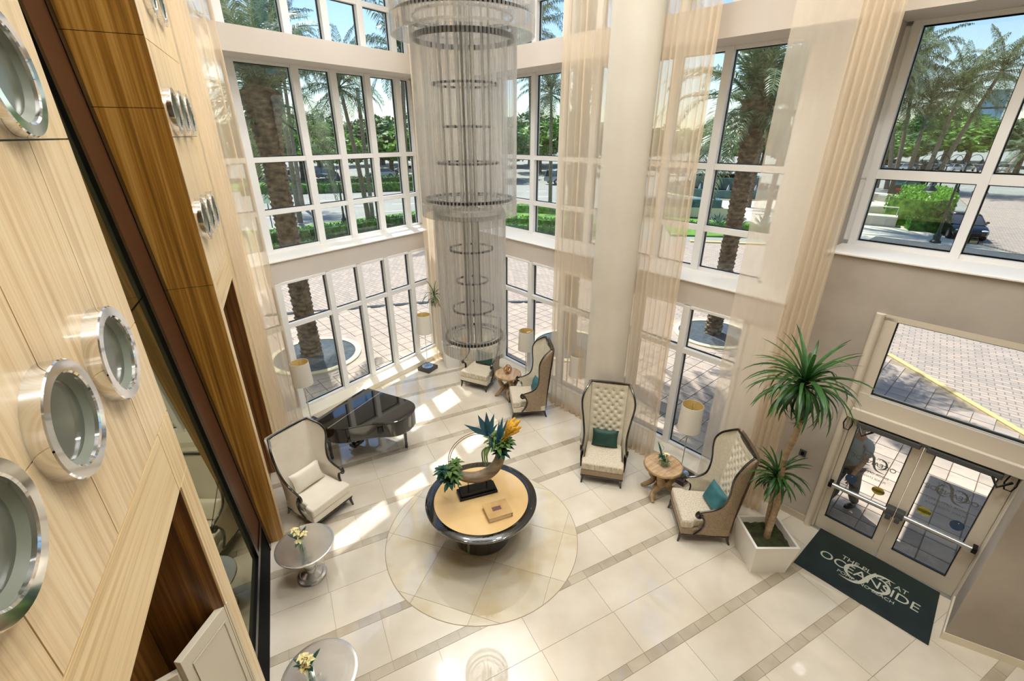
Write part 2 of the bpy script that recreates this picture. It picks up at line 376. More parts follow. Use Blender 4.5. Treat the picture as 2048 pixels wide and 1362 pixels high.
def window(name, F, s0, s1, mulls, zs, y, mw=.15, tw=.10, sill=.06):
    w = thing(name, (0, 0, 0), kind='structure')
    fr = MB(); d0, d1_ = y - .06, y + .09
    fr.box(s0, s1, d0, d1_, zs[0], zs[0] + sill, F).box(s0, s1, d0, d1_, zs[-1] - .05, zs[-1], F)
    fr.box(s0, s0 + .07, d0, d1_, zs[0], zs[-1], F).box(s1 - .07, s1, d0, d1_, zs[0], zs[-1], F)
    fr.build('window_frame', FRAME, w, smooth=False)
    for m in mulls: MB().box(m - mw / 2, m + mw / 2, d0 - .02, d1_, zs[0], zs[-1], F).build('mullion', FRAME, w, smooth=False)
    for z in zs[1:-1]: MB().box(s0, s1, d0 - .01, d1_, z - tw / 2, z + tw / 2, F).build('transom', FRAME, w, smooth=False)
    e = [s0 + .07 - mw / 2] + list(mulls) + [s1 - .07 + mw / 2]
    for i in range(len(e) - 1):
        a, b = e[i] + mw / 2, e[i + 1] - mw / 2
        for k in range(len(zs) - 1):
            c = zs[k] + (sill if k == 0 else tw / 2); t = zs[k + 1] - (.05 if k == len(zs) - 2 else tw / 2)
            p = MB().box(a, b, y + .03, y + .036, c, t, F).build('pane', GLASS, w, smooth=False)
            g = MB(); h = .016
            for q in ((a, a + h, c, t), (b - h, b, c, t), (a, b, c, c + h), (a, b, t - h, t)): g.box(q[0], q[1], y + .015, y + .05, q[2], q[3], F)
            g.build('gasket', GASKET, p, smooth=False)
    return w
window('window_1', FA, -.42, 5.15, [.66, 1.96, 2.865, 3.785, 4.70], [3.63, 4.48, 5.53, 7.32], .8, .16)
window('window_2', FA, -.3, 4.97, [.30, 1.49, 2.32, 3.13, 3.94, 4.75], [.13, 2.2, 3.17], .04, .13)
window('window_3', FA, -.42, 5.15, [.66, 1.96, 2.865, 3.785, 4.70], [7.73, 8.70, 10.4], .8, .16)
window('window_4', FB, 1.9, 9.05, [3.17, 4.1, 5.0, 5.9, 6.8, 7.74], [3.63, 4.42, 5.49, 7.3], .8, .14)
window('window_5', FB, 1.70, 8.05, [2.79, 3.8, 4.8, 5.9, 6.95], [.15, 2.29, 3.17], .04, .13)
window('window_6', FB, 1.9, 9.05, [3.17, 4.1, 5.0, 5.9, 6.8, 7.74], [7.73, 8.70, 10.4], .8, .14)
window('window_7', FB, -3.1, .9, [.78, -.37, -1.6], [4.51, 5.50, 7.3], .78, .10, .12)

# ---------------------------------------------------------------- wood wall (L)
wall_left = st(MB().box(-8.2, -3.13, .03, .06, 4.24, TOP, FL).box(.03, 3.7, .03, .06, 4.0, TOP, FL).box(-8.2, -3.42, .52, .55, 0, 4.3, FL).box(.2, 3.9, .25, .28, 0, 4.3, FL), 'wall_left', BLACKM, smooth=False)
def panel(s0, s1, y0, y1, z0, z1, m, nm='wood_panel', g=.004):
    return MB().box(s0 + g, s1 - g, y0, y1, z0 + g, z1 - g, FL).build(nm, m, wall_left, smooth=False)
cols = [-8.2, -7.1, -6.4, -5.7, -5.0, -4.31, -3.6, -3.11]; rws = [4.27, 4.92, 5.98, 7.05, 8.6, TOP]
for i in range(len(cols) - 1):
    for j in range(len(rws) - 1): panel(cols[i], cols[i + 1], 0, .035, rws[j], rws[j + 1], PALEW)
panel(-8.2, -3.42, -.0, .52, 3.80, 4.265, PALEW3, 'beam')
panel(-3.37, -3.11, -.0, .52, 0, 3.80, PALEW2, 'stile'); panel(-3.42, -3.11, 0, .52, 3.80, 4.265, PALEW2, 'stile')
for k in range(8): panel(-8.2 + k * .6, -7.6 + k * .6, .48, .52, 0, 3.8, DARKW, 'dark_panel')
fc = [0.0, .85, 2.12]; fz = [4.33, 4.92, 5.98, 6.9, 8.2, TOP]
for i in range(2):
    for j in range(5): panel(fc[i], fc[i + 1], 0, .035, fz[j], fz[j + 1], PALEW)
panel(2.12, 3.65, .02, .05, 0, TOP, CREAM, 'return_panel')
panel(0, .2, 0, .3, 0, 4.33, PALEW2, 'stile'); panel(1.84, 2.12, 0, .3, 0, 4.33, PALEW2, 'stile'); panel(.2, 1.84, 0, .3, 3.9, 4.33, PALEW3, 'beam')
panel(-3.380, -3.366, .012, .5, 0, 3.8, DARKW, 'dark_panel', .001); panel(1.828, 1.842, .012, .25, 0, 3.9, DARKW, 'dark_panel', .001)
for k in range(3): panel(.2 + k * .547, .747 + k * .547, .2, .25, 0, 3.9, DARKW, 'dark_panel')
gz = [0, 4.3, 6.26, 6.92, TOP]
wall_left_edge = st(MB().box(-.022, -.004, .004, 1.3, 0, TOP, FL), 'trim_9', BLACKM, smooth=False)
for j in range(4): panel(-.03, .004, .001, 1.3, gz[j], gz[j + 1], GOLDW, 'side_panel', .003)
st(MB().box(-8.2, 0, 1.45, 1.6, 0, TOP, FL), 'wall_recess', DARKW, smooth=False)
st(MB().box(-3.42, -3.36, .5, 1.5, 0, TOP, FL), 'wall_recess_side', DARKW, smooth=False)
BLACKR = mat('black_rail', '#060606', .7, 0, .05)
# leaning glass panel in a bronze frame between the two wood volumes
gl = thing('leaning_glass_panel', FL @ V((-1.6, .3, 0)), 0, 'tall leaning glass panel in a bronze and black frame between pale wood walls', 'glass panel')
GI = Matrix.Translation(-(FL @ V((-1.6, .3, 0)))) @ FL
def slab(s0, s1, d0, d1, z0, z1, nm, m, par=gl):
    k = .065; vs = [(s, d + k * z, z) for s in (s0, s1) for d in (d0, d1) for z in (z0, z1)]
    return MB().add(vs, [(0, 1, 3, 2), (4, 6, 7, 5), (0, 4, 5, 1), (2, 3, 7, 6), (0, 2, 6, 4), (1, 5, 7, 3)], GI).build(nm, m, par, smooth=False)
slab(-.18, -.036, .19, .25, 0, TOP - .1, 'edge_strip', BLACKM); slab(-.80, -.18, .20, .25, .62, TOP - .1, 'frame_stile', BRONZE); slab(-.89, -.80, .185, .25, .62, TOP - .1, 'edge_strip', BLACKM)
slab(-3.3, -.036, .20, .25, 0, .54, 'bottom_rail', BLACKR); slab(-3.3, -.19, .185, .25, .54, .62, 'edge_strip', BLACKM)
for z0, z1 in ((.62, 2.1), (2.12, 4.46), (4.48, 7.2), (7.22, 10.6)): slab(-3.3, -.89, .225, .235, z0, z1, 'glass_sheet', OLIVEG)

# portholes
def porthole_mb():
    return [('lining', MB().lathe([(.2, .004), (.2, .055), (.165, .02), (.165, .004)], 48, closed=True), PORTIN), ('chrome_ring', MB().lathe([(.25, 0), (.25, .062), (.245, .068), (.2, .068), (.192, .062), (.192, 0)], 56, closed=True), CHROME),
            ('glass_disc', MB().lathe([(0.001, .012), (.192, .012), (.192, .022), (0.001, .022)], 48), PORTG)]
ph_me = [(n, m.mesh(n, mm, ang=24), mm) for n, m, mm in porthole_mb()]
PR = Matrix((uL, V((0, 0, 1)), -oL)).transposed().to_4x4()
PL = {}
pl = [(-3.70, 4.95, 'chrome porthole on the near wood wall, nearest the leaning glass panel'), (-4.36, 4.94, 'chrome porthole on the near wood wall, middle one of the middle row'), (-5.03, 4.92, 'chrome porthole on the near wood wall, cut by the left edge at lower left'),
      (-3.68, 6.24, 'chrome porthole on the near wood wall, high up in the top left corner'), (-4.36, 6.24, None),
      (.30, 5.05, 'small looking chrome porthole on the far wood wall, lower trio, nearest the golden side'), (.82, 5.04, 'chrome porthole on the far wood wall, middle of the lower trio'), (1.34, 5.03, 'chrome porthole on the far wood wall, lower trio, nearest the sheer curtain'),
      (.30, 6.24, 'chrome porthole on the far wood wall, upper trio, nearest the golden side'), (.82, 6.24, 'chrome porthole on the far wood wall, middle of the upper trio'), (1.34, 6.24, 'chrome porthole on the far wood wall, upper trio, nearest the sheer curtain'),
      (.70, 7.45, 'chrome porthole on the far wood wall, left one cut by the top edge'), (1.28, 7.45, 'chrome porthole on the far wood wall, right one cut by the top edge')]
for s, z, lb in pl:
    if not lb: continue
    t = thing('porthole', FL @ V((s, 0, z)), 0, lb, 'porthole', 'portholes on the wood walls'); t.rotation_euler = PR.to_euler()
    for n, me, mm in ph_me: inst(n, me, t)
# cream panelled door leaf standing ajar in the opening of the near wood wall
dd = thing('cabinet_door', (-2.272, 2.475, 0), math.atan2(-.483, -.072), 'cream panelled door leaf standing ajar in the dark opening at lower left', 'door')
MB().box(0, .47, -.055, 0, .02, 2.6).build('door_leaf', CREAM, dd, smooth=False, bevel=.004)
f = MB()
for x0, x1, z0, z1 in ((.07, .085, .2, 2.48), (.385, .40, .2, 2.48), (.07, .40, .2, .215), (.07, .40, 2.465, 2.48)): f.box(x0, x1, 0, .009, z0, z1)
f.build('panel_moulding', CREAM, dd, smooth=False, bevel=.003)
d2_ = thing('cabinet_door', (-2.365, 1.985, 0), math.atan2(-.16, -.20), 'second cream door leaf edge, lower and in front of the panelled leaf', 'door')
MB().box(0, .22, -.05, 0, .02, 2.52).build('door_leaf', CREAM, d2_, smooth=False, bevel=.004)

# ---------------------------------------------------------------- rest of the shell
st(MB().prism([(6.20, 4.36), (5.61, 3.86), (9.2, 1.92), (9.2, 4.4)], 0, TOP), 'wall_side', FAUX, smooth=False)
b = MB(); b.add([(6.2, 4.36, 0), (5.61, 3.86, 0), (7.6, 2.785, 0), (6.2, 4.36, .12), (5.61, 3.86, .12), (7.6, 2.785, .12), (6.185, 4.375, 0), (5.59, 3.862, 0), (7.592, 2.77, 0), (6.185, 4.375, .12), (5.59, 3.862, .12), (7.592, 2.77, .12)],
  [(6, 7, 10, 9), (7, 8, 11, 10), (3, 4, 10, 9), (4, 5, 11, 10)]); st(b, 'baseboard_side', CREAM, smooth=False)
st(MB().box(-9.4, 9.4, -2.7, -2.5, 0, TOP), 'wall_back', CREAM, smooth=False)
st(MB().box(9.2, 9.4, -2.6, 4.5, 0, TOP), 'wall_camera_right', CREAM, smooth=False)
cp = clip(clip(clip(room, A0 + oA * .95, -oA), B0 + oB * .95, -oB), L0 + oL * 1.5, -oL)
st(MB().prism(cp, TOP, TOP + .2), 'ceiling', CEIL, smooth=False)
# the round column
cl = thing('column', (1.86, 8.10, 0), 0, 'tall round cream plaster column between two pairs of sheer curtains', 'column')
MB().lathe([(.385, .1), (.385, TOP)], 56).build('shaft', COLM, cl); MB().lathe([(.385, 0), (.40, .0), (.40, .1), (.385, .11)], 56).build('base_band', MARBLE2, cl)

# ---------------------------------------------------------------- entrance doors
tr = thing('trim_7', (0, 0, 0), kind='structure')
f = MB(); f.box(-1.84, .02, -.01, .14, 2.18, 2.60, FB).box(-1.84, .02, -.0, .14, 3.72, 3.80, FB).box(-.14, .02, .0, .14, 2.6, 3.76, FB).box(-1.84, -1.70, .0, .14, 2.6, 3.76, FB).box(-.035, .02, .0, .14, 0, 2.2, FB).box(-1.84, -1.79, .0, .14, 0, 2.2, FB)
f.build('door_surround', DOORF, tr, smooth=False)
for s in (.05, -1.85): MB().tube([FB @ V((s, -.02, 0)), FB @ V((s, -.02, 3.8))], .055, 14).build('jamb_post', DOORF, tr)
MB().box(-1.82, .0, -.075, -.012, 2.19, 2.35, FB).build('header_box', DOORF, tr, smooth=False, bevel=.01)
MB().box(-1.70, -.14, -.012, .0, 2.575, 2.60, FB).build('transom_sill', FRAME, tr, smooth=False)
pn = MB().box(-1.70, -.14, .06, .066, 2.6, 3.72, FB).build('pane', GLASS, tr, smooth=False)
g = MB()
for q in ((-1.70, -1.685, 2.6, 3.72), (-.155, -.14, 2.6, 3.72), (-1.7, -.14, 2.6, 2.618), (-1.7, -.14, 3.705, 3.72)): g.box(q[0], q[1], .03, .07, q[2], q[3], FB)
g.build('gasket', GASKET, pn, smooth=False)
MB().box(-1.84, .03, -.03, .16, 0, .012, FB).build('threshold', ALU, tr, smooth=False)

def text(name, body, size, m, xf, parent, sp=1.0, lab=None, ext=.0006, sx=1):
    cu = bpy.data.curves.new(name, 'FONT'); cu.body = body; cu.size = size; cu.align_x = 'CENTER'; cu.align_y = 'CENTER'; cu.space_character = sp; cu.extrude = ext; cu.resolution_u = 3
    o = bpy.data.objects.new(name, cu); COL.objects.link(o); dg = bpy.context.evaluated_depsgraph_get()
    me = bpy.data.meshes.new_from_object(o.evaluated_get(dg)); bpy.data.objects.remove(o); bpy.data.curves.remove(cu)
    for v_ in me.vertices: v_.co.x *= sx
    me.transform(xf); me.materials.clear(); me.materials.append(m); return inst(name, me, parent, label=lab)
def swoosh(pts, w, th=.0008):
    """a calligraphic stroke in the XY plane: widths taper along the points"""
    mb = MB(); n = len(pts); top = []; 
    for i, p in enumerate(pts):
        a = V(pts[max(i - 1, 0)]); b_ = V(pts[min(i + 1, n - 1)]); t = (b_ - a).normalized(); nn = V((-t.y, t.x)); ww = w * (math.sin(math.pi * (i + .15) / (n - .7)) ** .8) + .0008
        top += [(p[0] + nn.x * ww, p[1] + nn.y * ww, th), (p[0] - nn.x * ww, p[1] - nn.y * ww, th)]
    return mb.add(top, [(2 * i, 2 * i + 1, 2 * i + 3, 2 * i + 2) for i in range(n - 1)])
def emblem(parent, m, sc, xf, nm='emblem'):
    arc = lambda cx, cy, r, a0, a1, n=22: [(cx + r * math.cos(R(a0 + (a1 - a0) * i / n)), cy + r * math.sin(R(a0 + (a1 - a0) * i / n))) for i in range(n + 1)]
    mb = MB()
    for pts, w in ((arc(-.19, .0, .24, 60, 275), .035), (arc(.19, 0, .24, -120, 95), .035), ([(x * .79 - y * .61, x * .61 + y * .79) for x, y in [(-.60 + 1.20 * i / 26, .16 * math.sin(math.pi * (i / 13 - 1))) for i in range(27)]], .045)):
        s = swoosh(pts, w); mb.add(s.v, s.f)
    return mb.build(nm, m, parent, smooth=False, fix=False) if xf is None else MB().add([V((p.x * sc, p.y * sc, p.z)) for p in mb.v], mb.f, xf).build(nm, m, parent, smooth=False, fix=False)

def oriented(o, x, y, z): return Matrix(((x.x, y.x, z.x, o.x), (x.y, y.y, z.y, o.y), (x.z, y.z, z.z, o.z), (0, 0, 0, 1)))
ZU = V((0, 0, 1))
for k, (s0, s1, gs0, gs1, nm) in enumerate(((-.04, -.885, -.125, -.775, 'door_1'), (-.895, -1.785, -1.02, -1.64, 'door_2'))):
    d = thing(nm, (0, 0, 0), kind='structure')
    f = MB(); y0, y1 = .03, .085
    f.box(s1, s0, y0, y1, .012, .29, FB).box(s1, s0, y0, y1, 2.08, 2.17, FB).box(gs0, s0, y0, y1, .29, 2.08, FB).box(s1, gs1, y0, y1, .29, 2.08, FB); f.build('door_leaf', DOORF, d, smooth=False, bevel=.004)
    p = MB().box(gs1, gs0, .055, .061, .29, 2.08, FB).build('pane', GLASS, d, smooth=False)
    g = MB()
    for q in ((gs1, gs1 + .012, .29, 2.08), (gs0 - .012, gs0, .29, 2.08), (gs1, gs0, .29, .302), (gs1, gs0, 2.068, 2.08)): g.box(q[0], q[1], .025, .065, q[2], q[3], FB)
    g.build('gasket', GASKET, p, smooth=False)
    b_ = MB().tube([FB @ V((s0 - .02, -.05, .96)), FB @ V((s1 + .02, -.05, .96))], .036, 12).build('push_bar', ALU, d)
    hs = s1 + .05 if k == 0 else s0 - .05; es = s0 - .03 if k == 0 else s1 + .03
    MB().box(hs - .05, hs + .05, -.09, .03, .90, 1.02, FB).box(hs - .03, hs + .03, -.11, -.05, .84, .93, FB).build('latch_case', GREYM, d, smooth=False, bevel=.008)
    MB().box(es - .02, es + .03, -.09, .03, .92, 1.0, FB).build('bar_end_cap', BLACKM, d, smooth=False, bevel=.006)
    c0, c1 = (-.12, -.86) if k == 0 else (-.92, -1.66)
    MB().box(c1, c0, -.09, .0, 2.09, 2.165, FB).build('door_closer', GREYM, d, smooth=False, bevel=.012)
    e = -.14 if k == 0 else -1.55
    MB().tube([FB @ V((e, -.05, 2.13)), FB @ V((e - .09, -.16, 2.02)), FB @ V((e - .20, -.06, 2.10))], .018, 8).build('closer_arm', BLACKM, d)
    cs = -.02 if k == 0 else -1.74
    MB().tube([FB @ V((cs + .035, -.06, 2.19)), FB @ V((cs + .055, -.08, 2.08)), FB @ V((cs + .03, -.08, 1.99)), FB @ V((cs - .03, -.08, 1.99)), FB @ V((cs - .05, -.08, 2.08)), FB @ V((cs - .045, -.06, 2.18))], .009, 6).build('cable_loop', BLACKM, d)
    # lettering faces the street, so it reads mirrored from inside
    mc = (gs0 + gs1) / 2
    X = lambda s, z: oriented(FB @ V((s, .064, z)), uB, ZU, oB)
    text('lettering', 'THE PLAZA AT', .052, ETCH, X(mc, 1.63), p); text('lettering', 'OCEANSIDE', .102, ETCH, X(mc, 1.535), p, 1.0)
    text('lettering', 'DOOR OPENS OUT', .052, ETCH, X(mc, 1.37), p); text('lettering', 'PLEASE STAND BACK', .045, ETCH, X(mc, 1.29), p)
    emblem(p, ETCH, .36, X(mc, 1.56), 'emblem')
    hc = mc + (.18 if k == 0 else -.18); ca = mc - (.17 if k == 0 else -.17)
    s_ = MB().lathe([(.0005, 0), (.075, 0), (.075, .001), (.0005, .001)], 32, X(hc, 1.13)).build('access_sticker', STICKB, p, smooth=False)
    w = MB(); XX = oriented(FB @ V((hc, .066, 1.13)), uB, ZU, oB); XI = oriented(FB @ V((hc, .0585, 1.13)), uB, ZU, oB)
    for Q in (XX, XI):
        w.tube([(.028 * math.cos(R(a)) - .004, .028 * math.sin(R(a)) - .014, 0) for a in range(150, 400, 25)], .004, 5, Q); w.tube([(-.006, .035, 0), (-.004, .002, 0), (.02, .002, 0), (.034, -.03, 0)], .005, 5, Q); w.ball((-.006, .046, 0), .009, 8, 5, Q)
    w.build('access_symbol', STICKW, s_)
    MB().lathe([(.0005, 0), (.074, 0), (.074, .001), (.0005, .001)], 32, oriented(FB @ V((hc, .0535, 1.13)), uB, ZU, oB)).build('sticker_back', STICKB, p, smooth=False)
    s_ = MB().lathe([(.0005, 0), (.08, 0), (.08, .001), (.0005, .001)], 32, oriented(FB @ V((ca, .053, 1.13)), uB, ZU * .82, oB)).build('caution_sticker', STICKY, p, smooth=False)
    XB = oriented(FB @ V((ca, .051, 1.13)), uB, ZU, oB)
    MB().box(-.073, .073, -.02, .02, 0, .001, XB).build('print_band', STICKK, s_, smooth=False)
    text('lettering', 'CAUTION', .03, STICKY, oriented(FB @ V((ca, .0505, 1.13)), uB, ZU, oB), s_); text('lettering', 'AUTOMATIC', .014, STICKK, oriented(FB @ V((ca, .052, 1.165)), uB, ZU, oB), s_); text('lettering', 'DOOR', .014, STICKK, oriented(FB @ V((ca, .052, 1.095)), uB, ZU, oB), s_)
MB().prism([(-.07, 0), (-.04, -.035), (.04, -.035), (.07, 0), (.05, .03), (-.05, .03)], 0, .05, oriented(FB @ V((-.89, -.02, 2.175)), -uB, ZU, -oB)).build('motion_sensor', GREYM, tr, smooth=False, bevel=.006)

# door mat
mm = thing('door_mat', (FB @ V((-.88, -.42, 0))), 0, 'dark green door mat with silver lettering in front of the glass entrance doors', 'mat')
mq = [(5.18, 5.70), (6.14, 4.50), (5.36, 3.76), (4.33, 5.02)]
mxy = [(x - mm.location.x, y - mm.location.y) for x, y in mq]
MB().prism(mxy, .002, .014).build('rubber_mat', MATG, mm, smooth=False, bevel=.003)
mc = V((5.24, 4.72, .0145)) - mm.location; mx = V((mq[1][0] - mq[0][0] + mq[2][0] - mq[3][0], mq[1][1] - mq[0][1] + mq[2][1] - mq[3][1], 0)).normalized(); my = V((-mx.y, mx.x, 0))
MX = lambda a, b_: oriented(mc + mx * a + my * b_, mx, my, ZU)
text('lettering', 'OCEANSIDE', .23, MATL, MX(.0, .0), mm, 1.0); text('lettering', 'THE PLAZA AT', .125, MATL, MX(.04, .17), mm); text('lettering', 'POMPANO BEACH', .085, MATL, MX(.02, -.16), mm)
emblem(mm, MATL, .62, MX(.0, .0) @ Matrix.Translation((0, 0, .0006)), 'emblem')
# fire alarm pull and wall switch
WS = (V((7.6, 2.785, 0)) - V((5.61, 3.86, 0))).normalized(); WN = V((WS.y, -WS.x, 0))
fa = thing('fire_alarm_pull', V((5.61, 3.86, 1.18)) + WS * .62 + WN * .0, 0, 'small red fire alarm pull on the side wall at the right edge', 'fire alarm')
FX = oriented(V((0, 0, 0)), WS, ZU, WN)
MB().box(-.06, .06, -.08, .08, 0, .045, FX).build('alarm_case', RED, fa, smooth=False, bevel=.006); MB().box(-.04, .04, -.02, .03, .045, .06, FX).build('pull_handle', BLACKM, fa, smooth=False, bevel=.004)
text('lettering', 'FIRE', .032, STICKW, FX @ Matrix.Translation((0, .055, .046)), fa); text('lettering', 'PULL DOWN', .014, STICKW, FX @ Matrix.Translation((0, -.05, .046)), fa)
sw = thing('wall_switch', FB @ V((.42, -.002, 1.25)), 0, 'small dark switch plate on the taupe wall behind the dracaena', 'switch')
SX = oriented(V((0, 0, 0)), uB, ZU, -oB)
MB().box(-.05, .05, -.06, .06, 0, .012, SX).build('plate', GREYM, sw, smooth=False, bevel=.003); MB().box(-.02, .02, -.03, .03, .012, .02, SX).build('rocker', BLACKM, sw, smooth=False)

# ---------------------------------------------------------------- curtains
def curtain(name_label, pts, z0, z1, folds, amp, m, drift=0):
    P = [V((p[0], p[1])) for p in pts]; L = [0]
    for i in range(1, len(P)): L.append(L[-1] + (P[i] - P[i - 1]).length)
    def at(t):
        d = t * L[-1]
        for i in range(1, len(P)):
            if d <= L[i] or i == len(P) - 1:
                k = (d - L[i - 1]) / (L[i] - L[i - 1]); q = P[i - 1].lerp(P[i], k); tt = (P[i] - P[i - 1]).normalized(); return q, V((-tt.y, tt.x))
    c, _ = at(.5); o = thing('sheer_curtain', (c.x, c.y, 0), 0, name_label, 'curtain', 'sheer curtains on the tall windows')
    rows_ = []; n = folds * 8; rnd = random.Random(folds); ph = [rnd.uniform(-.35, .35) for _ in range(folds + 2)]; am = [amp * rnd.uniform(.55, 1.25) for _ in range(folds + 2)]
    for zi in range(9):
        f = zi / 8; z = z0 + (z1 - z0) * f; row = []
        for i in range(n + 1):
            t = i / n; q, nn = at(t); k = int(t * folds); w = math.sin(2 * math.pi * (t * folds + ph[k] * .4 * math.sin(math.pi * (t * folds - k))))
            q = q + nn * am[k] * w * (1.1 - .2 * f); row.append((q.x - c.x, q.y - c.y, z))
        rows_.append(row)
    MB().grid(rows_).build('drape', m, o, fix=False, ang=180)
    hem = [(p[0] - .004, p[1] - .004, p[2]) for p in rows_[0]]; h2 = [(p[0] - .004, p[1] - .004, p[2] + .09) for p in rows_[0]]
    MB().grid([hem, h2]).build('hem', m, o, fix=False, ang=180)
    return o
bp = lambda s, off: (FB @ V((s, -off, 0))).to_2d()
ap = lambda s, off: (FA @ V((s, -off, 0))).to_2d()
lp = lambda s, off: (FL @ V((s, -off, 0))).to_2d()
curtain('sheer curtain at left between the far wood wall and the tall left window', [lp(2.16, .06), lp(2.9, .12), ap(-.35, .5), ap(.02, .46)], .14, 10.6, 9, .06, SHEER)
curtain('narrow sheer curtain in the far corner beside the hanging glass chandelier', [ap(4.05, .48), ap(4.45, .55), bp(9.2, .75), bp(8.75, .5)], .02, 10.6, 8, .06, SHEER)
curtain('sheer curtain just left of the round column', [bp(5.68, .52), bp(4.45, .50)], .02, 10.6, 8, .055, SHEER)
curtain('gathered sheer curtain just right of the round column', [bp(3.72, .56), bp(2.72, .56)], .02, 10.6, 9, .06, SHEER)
curtain('thin wide sheer panel over the window right of the wooden root table', [bp(1.82, .47), bp(1.1, .45)], .16, 10.6, 5, .007, SHEER2)
curtain('folded sheer curtain hanging against the taupe entrance wall', [bp(1.12, .42), bp(.70, .36)], .03, 10.6, 5, .05, SHEER)
# ---------------------------------------------------------------- high-backed wing chairs (front is local +Y)
def crom(pts, n=5):
    out = []; P = [V(p) for p in pts]; P = [P[0] * 2 - P[1]] + P + [P[-1] * 2 - P[-2]]
    for i in range(1, len(P) - 2):
        for k in range(n):
            t = k / n; a, b, c, d = P[i - 1], P[i], P[i + 1], P[i + 2]
            out.append(.5 * ((2 * b) + (-a + c) * t + (2 * a - 5 * b + 4 * c - d) * t * t + (-a + 3 * b - 3 * c + d) * t ** 3))
    out.append(P[-2]); return out
def chair(name, label, outer, inner, seatm, tuft, H=1.72):
    c = thing(name, (0, 0, 0), 0, label, 'chair', 'high-backed wing chairs')
    k = H / 1.72
    #      z     back y  back x  front y front x
    lv = [(.20, -.33, .31, .10, .355), (.30, -.33, .31, .16, .365), (.42, -.335, .31, .10, .375), (.54, -.34, .31, .10, .385), (.62, -.345, .31, .20, .39), (.665, -.35, .31, .15, .385),
          (.70, -.35, .31, .02, .38), (.78, -.36, .31, -.11, .385), (.92, -.37, .31, -.165, .405), (1.10, -.39, .315, -.18, .43), (1.28, -.405, .32, -.17, .455), (1.45, -.42, .325, -.18, .465), (1.58, -.435, .33, -.25, .44), (1.66, -.445, .335, -.34, .39), (1.72, -.455, .335, -.435, .345)]
    zz = lambda z: z if z < .7 else .7 + (z - .7) * (H - .7) / 1.02
    for s in (-1, 1):
        o, n_ = [], []
        cb = crom([(s * l[2], l[1], zz(l[0])) for l in lv], 3); cf = crom([(s * l[4], l[3], zz(l[0])) for l in lv], 3)
        for a, b in zip(cb, cf):
            o.append([a.lerp(b, t) + V((s * (.035 + .03 * math.sin(math.pi * t)), -.03 * (1 - t), 0)) for t in (0, .25, .5, .75, 1)])
            n_.append([a.lerp(b, t) + V((s * (.0 + .025 * math.sin(math.pi * t)), 0, 0)) for t in (0, .25, .5, .75, 1)])
        MB().grid(o).build('wing_outer', outer, c); MB().grid(n_).build('wing_inner', inner, c)
        ed = [b + V((s * .018, .006, 0)) for b in cf[12:]]
        sc_ = []
        for i in range(15):
            w = R(80 - i * 32); r = .062 - i * .0034; sc_.append(V((s * .418, .175 + r * math.cos(w), .615 + r * math.sin(w))))
        MB().tube(ed, .019, 8).build('dark_trim', BLACKWD, c)
        MB().tube(sc_[::-1], [.012 + .0012 * i for i in range(15)], 8).ball((s * .418, .175, .615), (.03, .014, .014)).build('scroll', BLACKWD, c)
        low = crom([(s * .425, .135, .585), (s * .425, .10, .52), (s * .42, .085, .42), (s * .415, .12, .32), (s * .405, .17, .24), (s * .40, .2, .2)], 4); MB().tube(low, .016, 8).build('dark_trim', BLACKWD, c)
    tp = [(-.36, -.435, H), (-.2, -.45, H + .008), (0, -.455, H + .01), (.2, -.45, H + .008), (.36, -.435, H)]
    MB().tube(tp, .02, 8).build('top_rail', BLACKWD, c)
    # back: rear shell and padded front
    rear, front = [], []
    for i in range(25):
        z = .2 + (H - .2) * i / 24; y = -.33 - .125 * max(0, (z - .5) / (H - .5)) ** .9; w = .31 + .025 * (z - .2) / (H - .2)
        rear.append([(w * 1.1 * t, y - .055 - .02 * (1 - t * t), z) for t in (-1, -.6, -.2, .2, .6, 1)])
        front.append([V((w * t, y + .02 + .03 * (1 - t * t), z)) for t in [q / 12 - 1 for q in range(25)]])
    btn = []
    if tuft:
        ht = (H - .72) / 6.6; r_ = 0; z = H - .13
        while z > .70:
            xs = [-.225, -.075, .075, .225] if r_ % 2 == 0 else [-.15, 0, .15]; btn += [(x, z) for x in xs]; z -= ht * .52; r_ += 1
        fine = []
        for i in range(73):
            z = .45 + (H - .45) * i / 72; y = -.33 - .125 * max(0, (z - .5) / (H - .5)) ** .9; w = .31 + .025 * (z - .2) / (H - .2); row = []
            for q in range(41):
                x = w * (q / 20 - 1); d = min([math.hypot(x - a, (z - b)) for a, b in btn]); row.append(V((x, y + .035 + .02 * (1 - (x / w) ** 2) - .042 * math.exp(-(d / .032) ** 1.1), z)))
            fine.append(row)
        front = fine
    MB().grid(rear).build('back_shell', outer, c); MB().grid(front).build('padded_back', inner, c)
    if tuft:
        bm_ = MB().ball((0, 0, 0), (.011, .008, .011), 8, 5).mesh('button', outer)
        for x, z in btn:
            y = -.33 - .125 * max(0, (z - .5) / (H - .5)) ** .9; w = .33; inst('button', bm_, c, loc=(x, y + .02 * (1 - (x / w) ** 2) + .003, z))
    MB().prism([(-.375, -.34), (.375, -.34), (.385, .40), (-.385, .40)], .175, .30).build('seat_base', outer if tuft else inner, c, smooth=False, bevel=.012)
    MB().prism([(-.378, -.34), (.378, -.34), (.39, .405), (-.39, .405)], .15, .178).build('base_rail', BLACKWD, c, smooth=False, bevel=.005)
    MB().prism([(-.335, -.31), (.335, -.31), (.34, .20), (.385, .23), (.385, .41), (-.385, .41), (-.385, .23), (-.34, .20)], .30, .455).build('seat_cushion', seatm, c, bevel=.045)
    for sx in (-1, 1):
        for y, dy in ((.385, .03), (-.33, -.05)):
            MB().tube([(sx * .35, y, .155), (sx * .352, y + dy * .3, .09), (sx * .365, y + dy, 0)], [.030, .024, .016], 8).build('leg', BLACKWD, c)
    return c
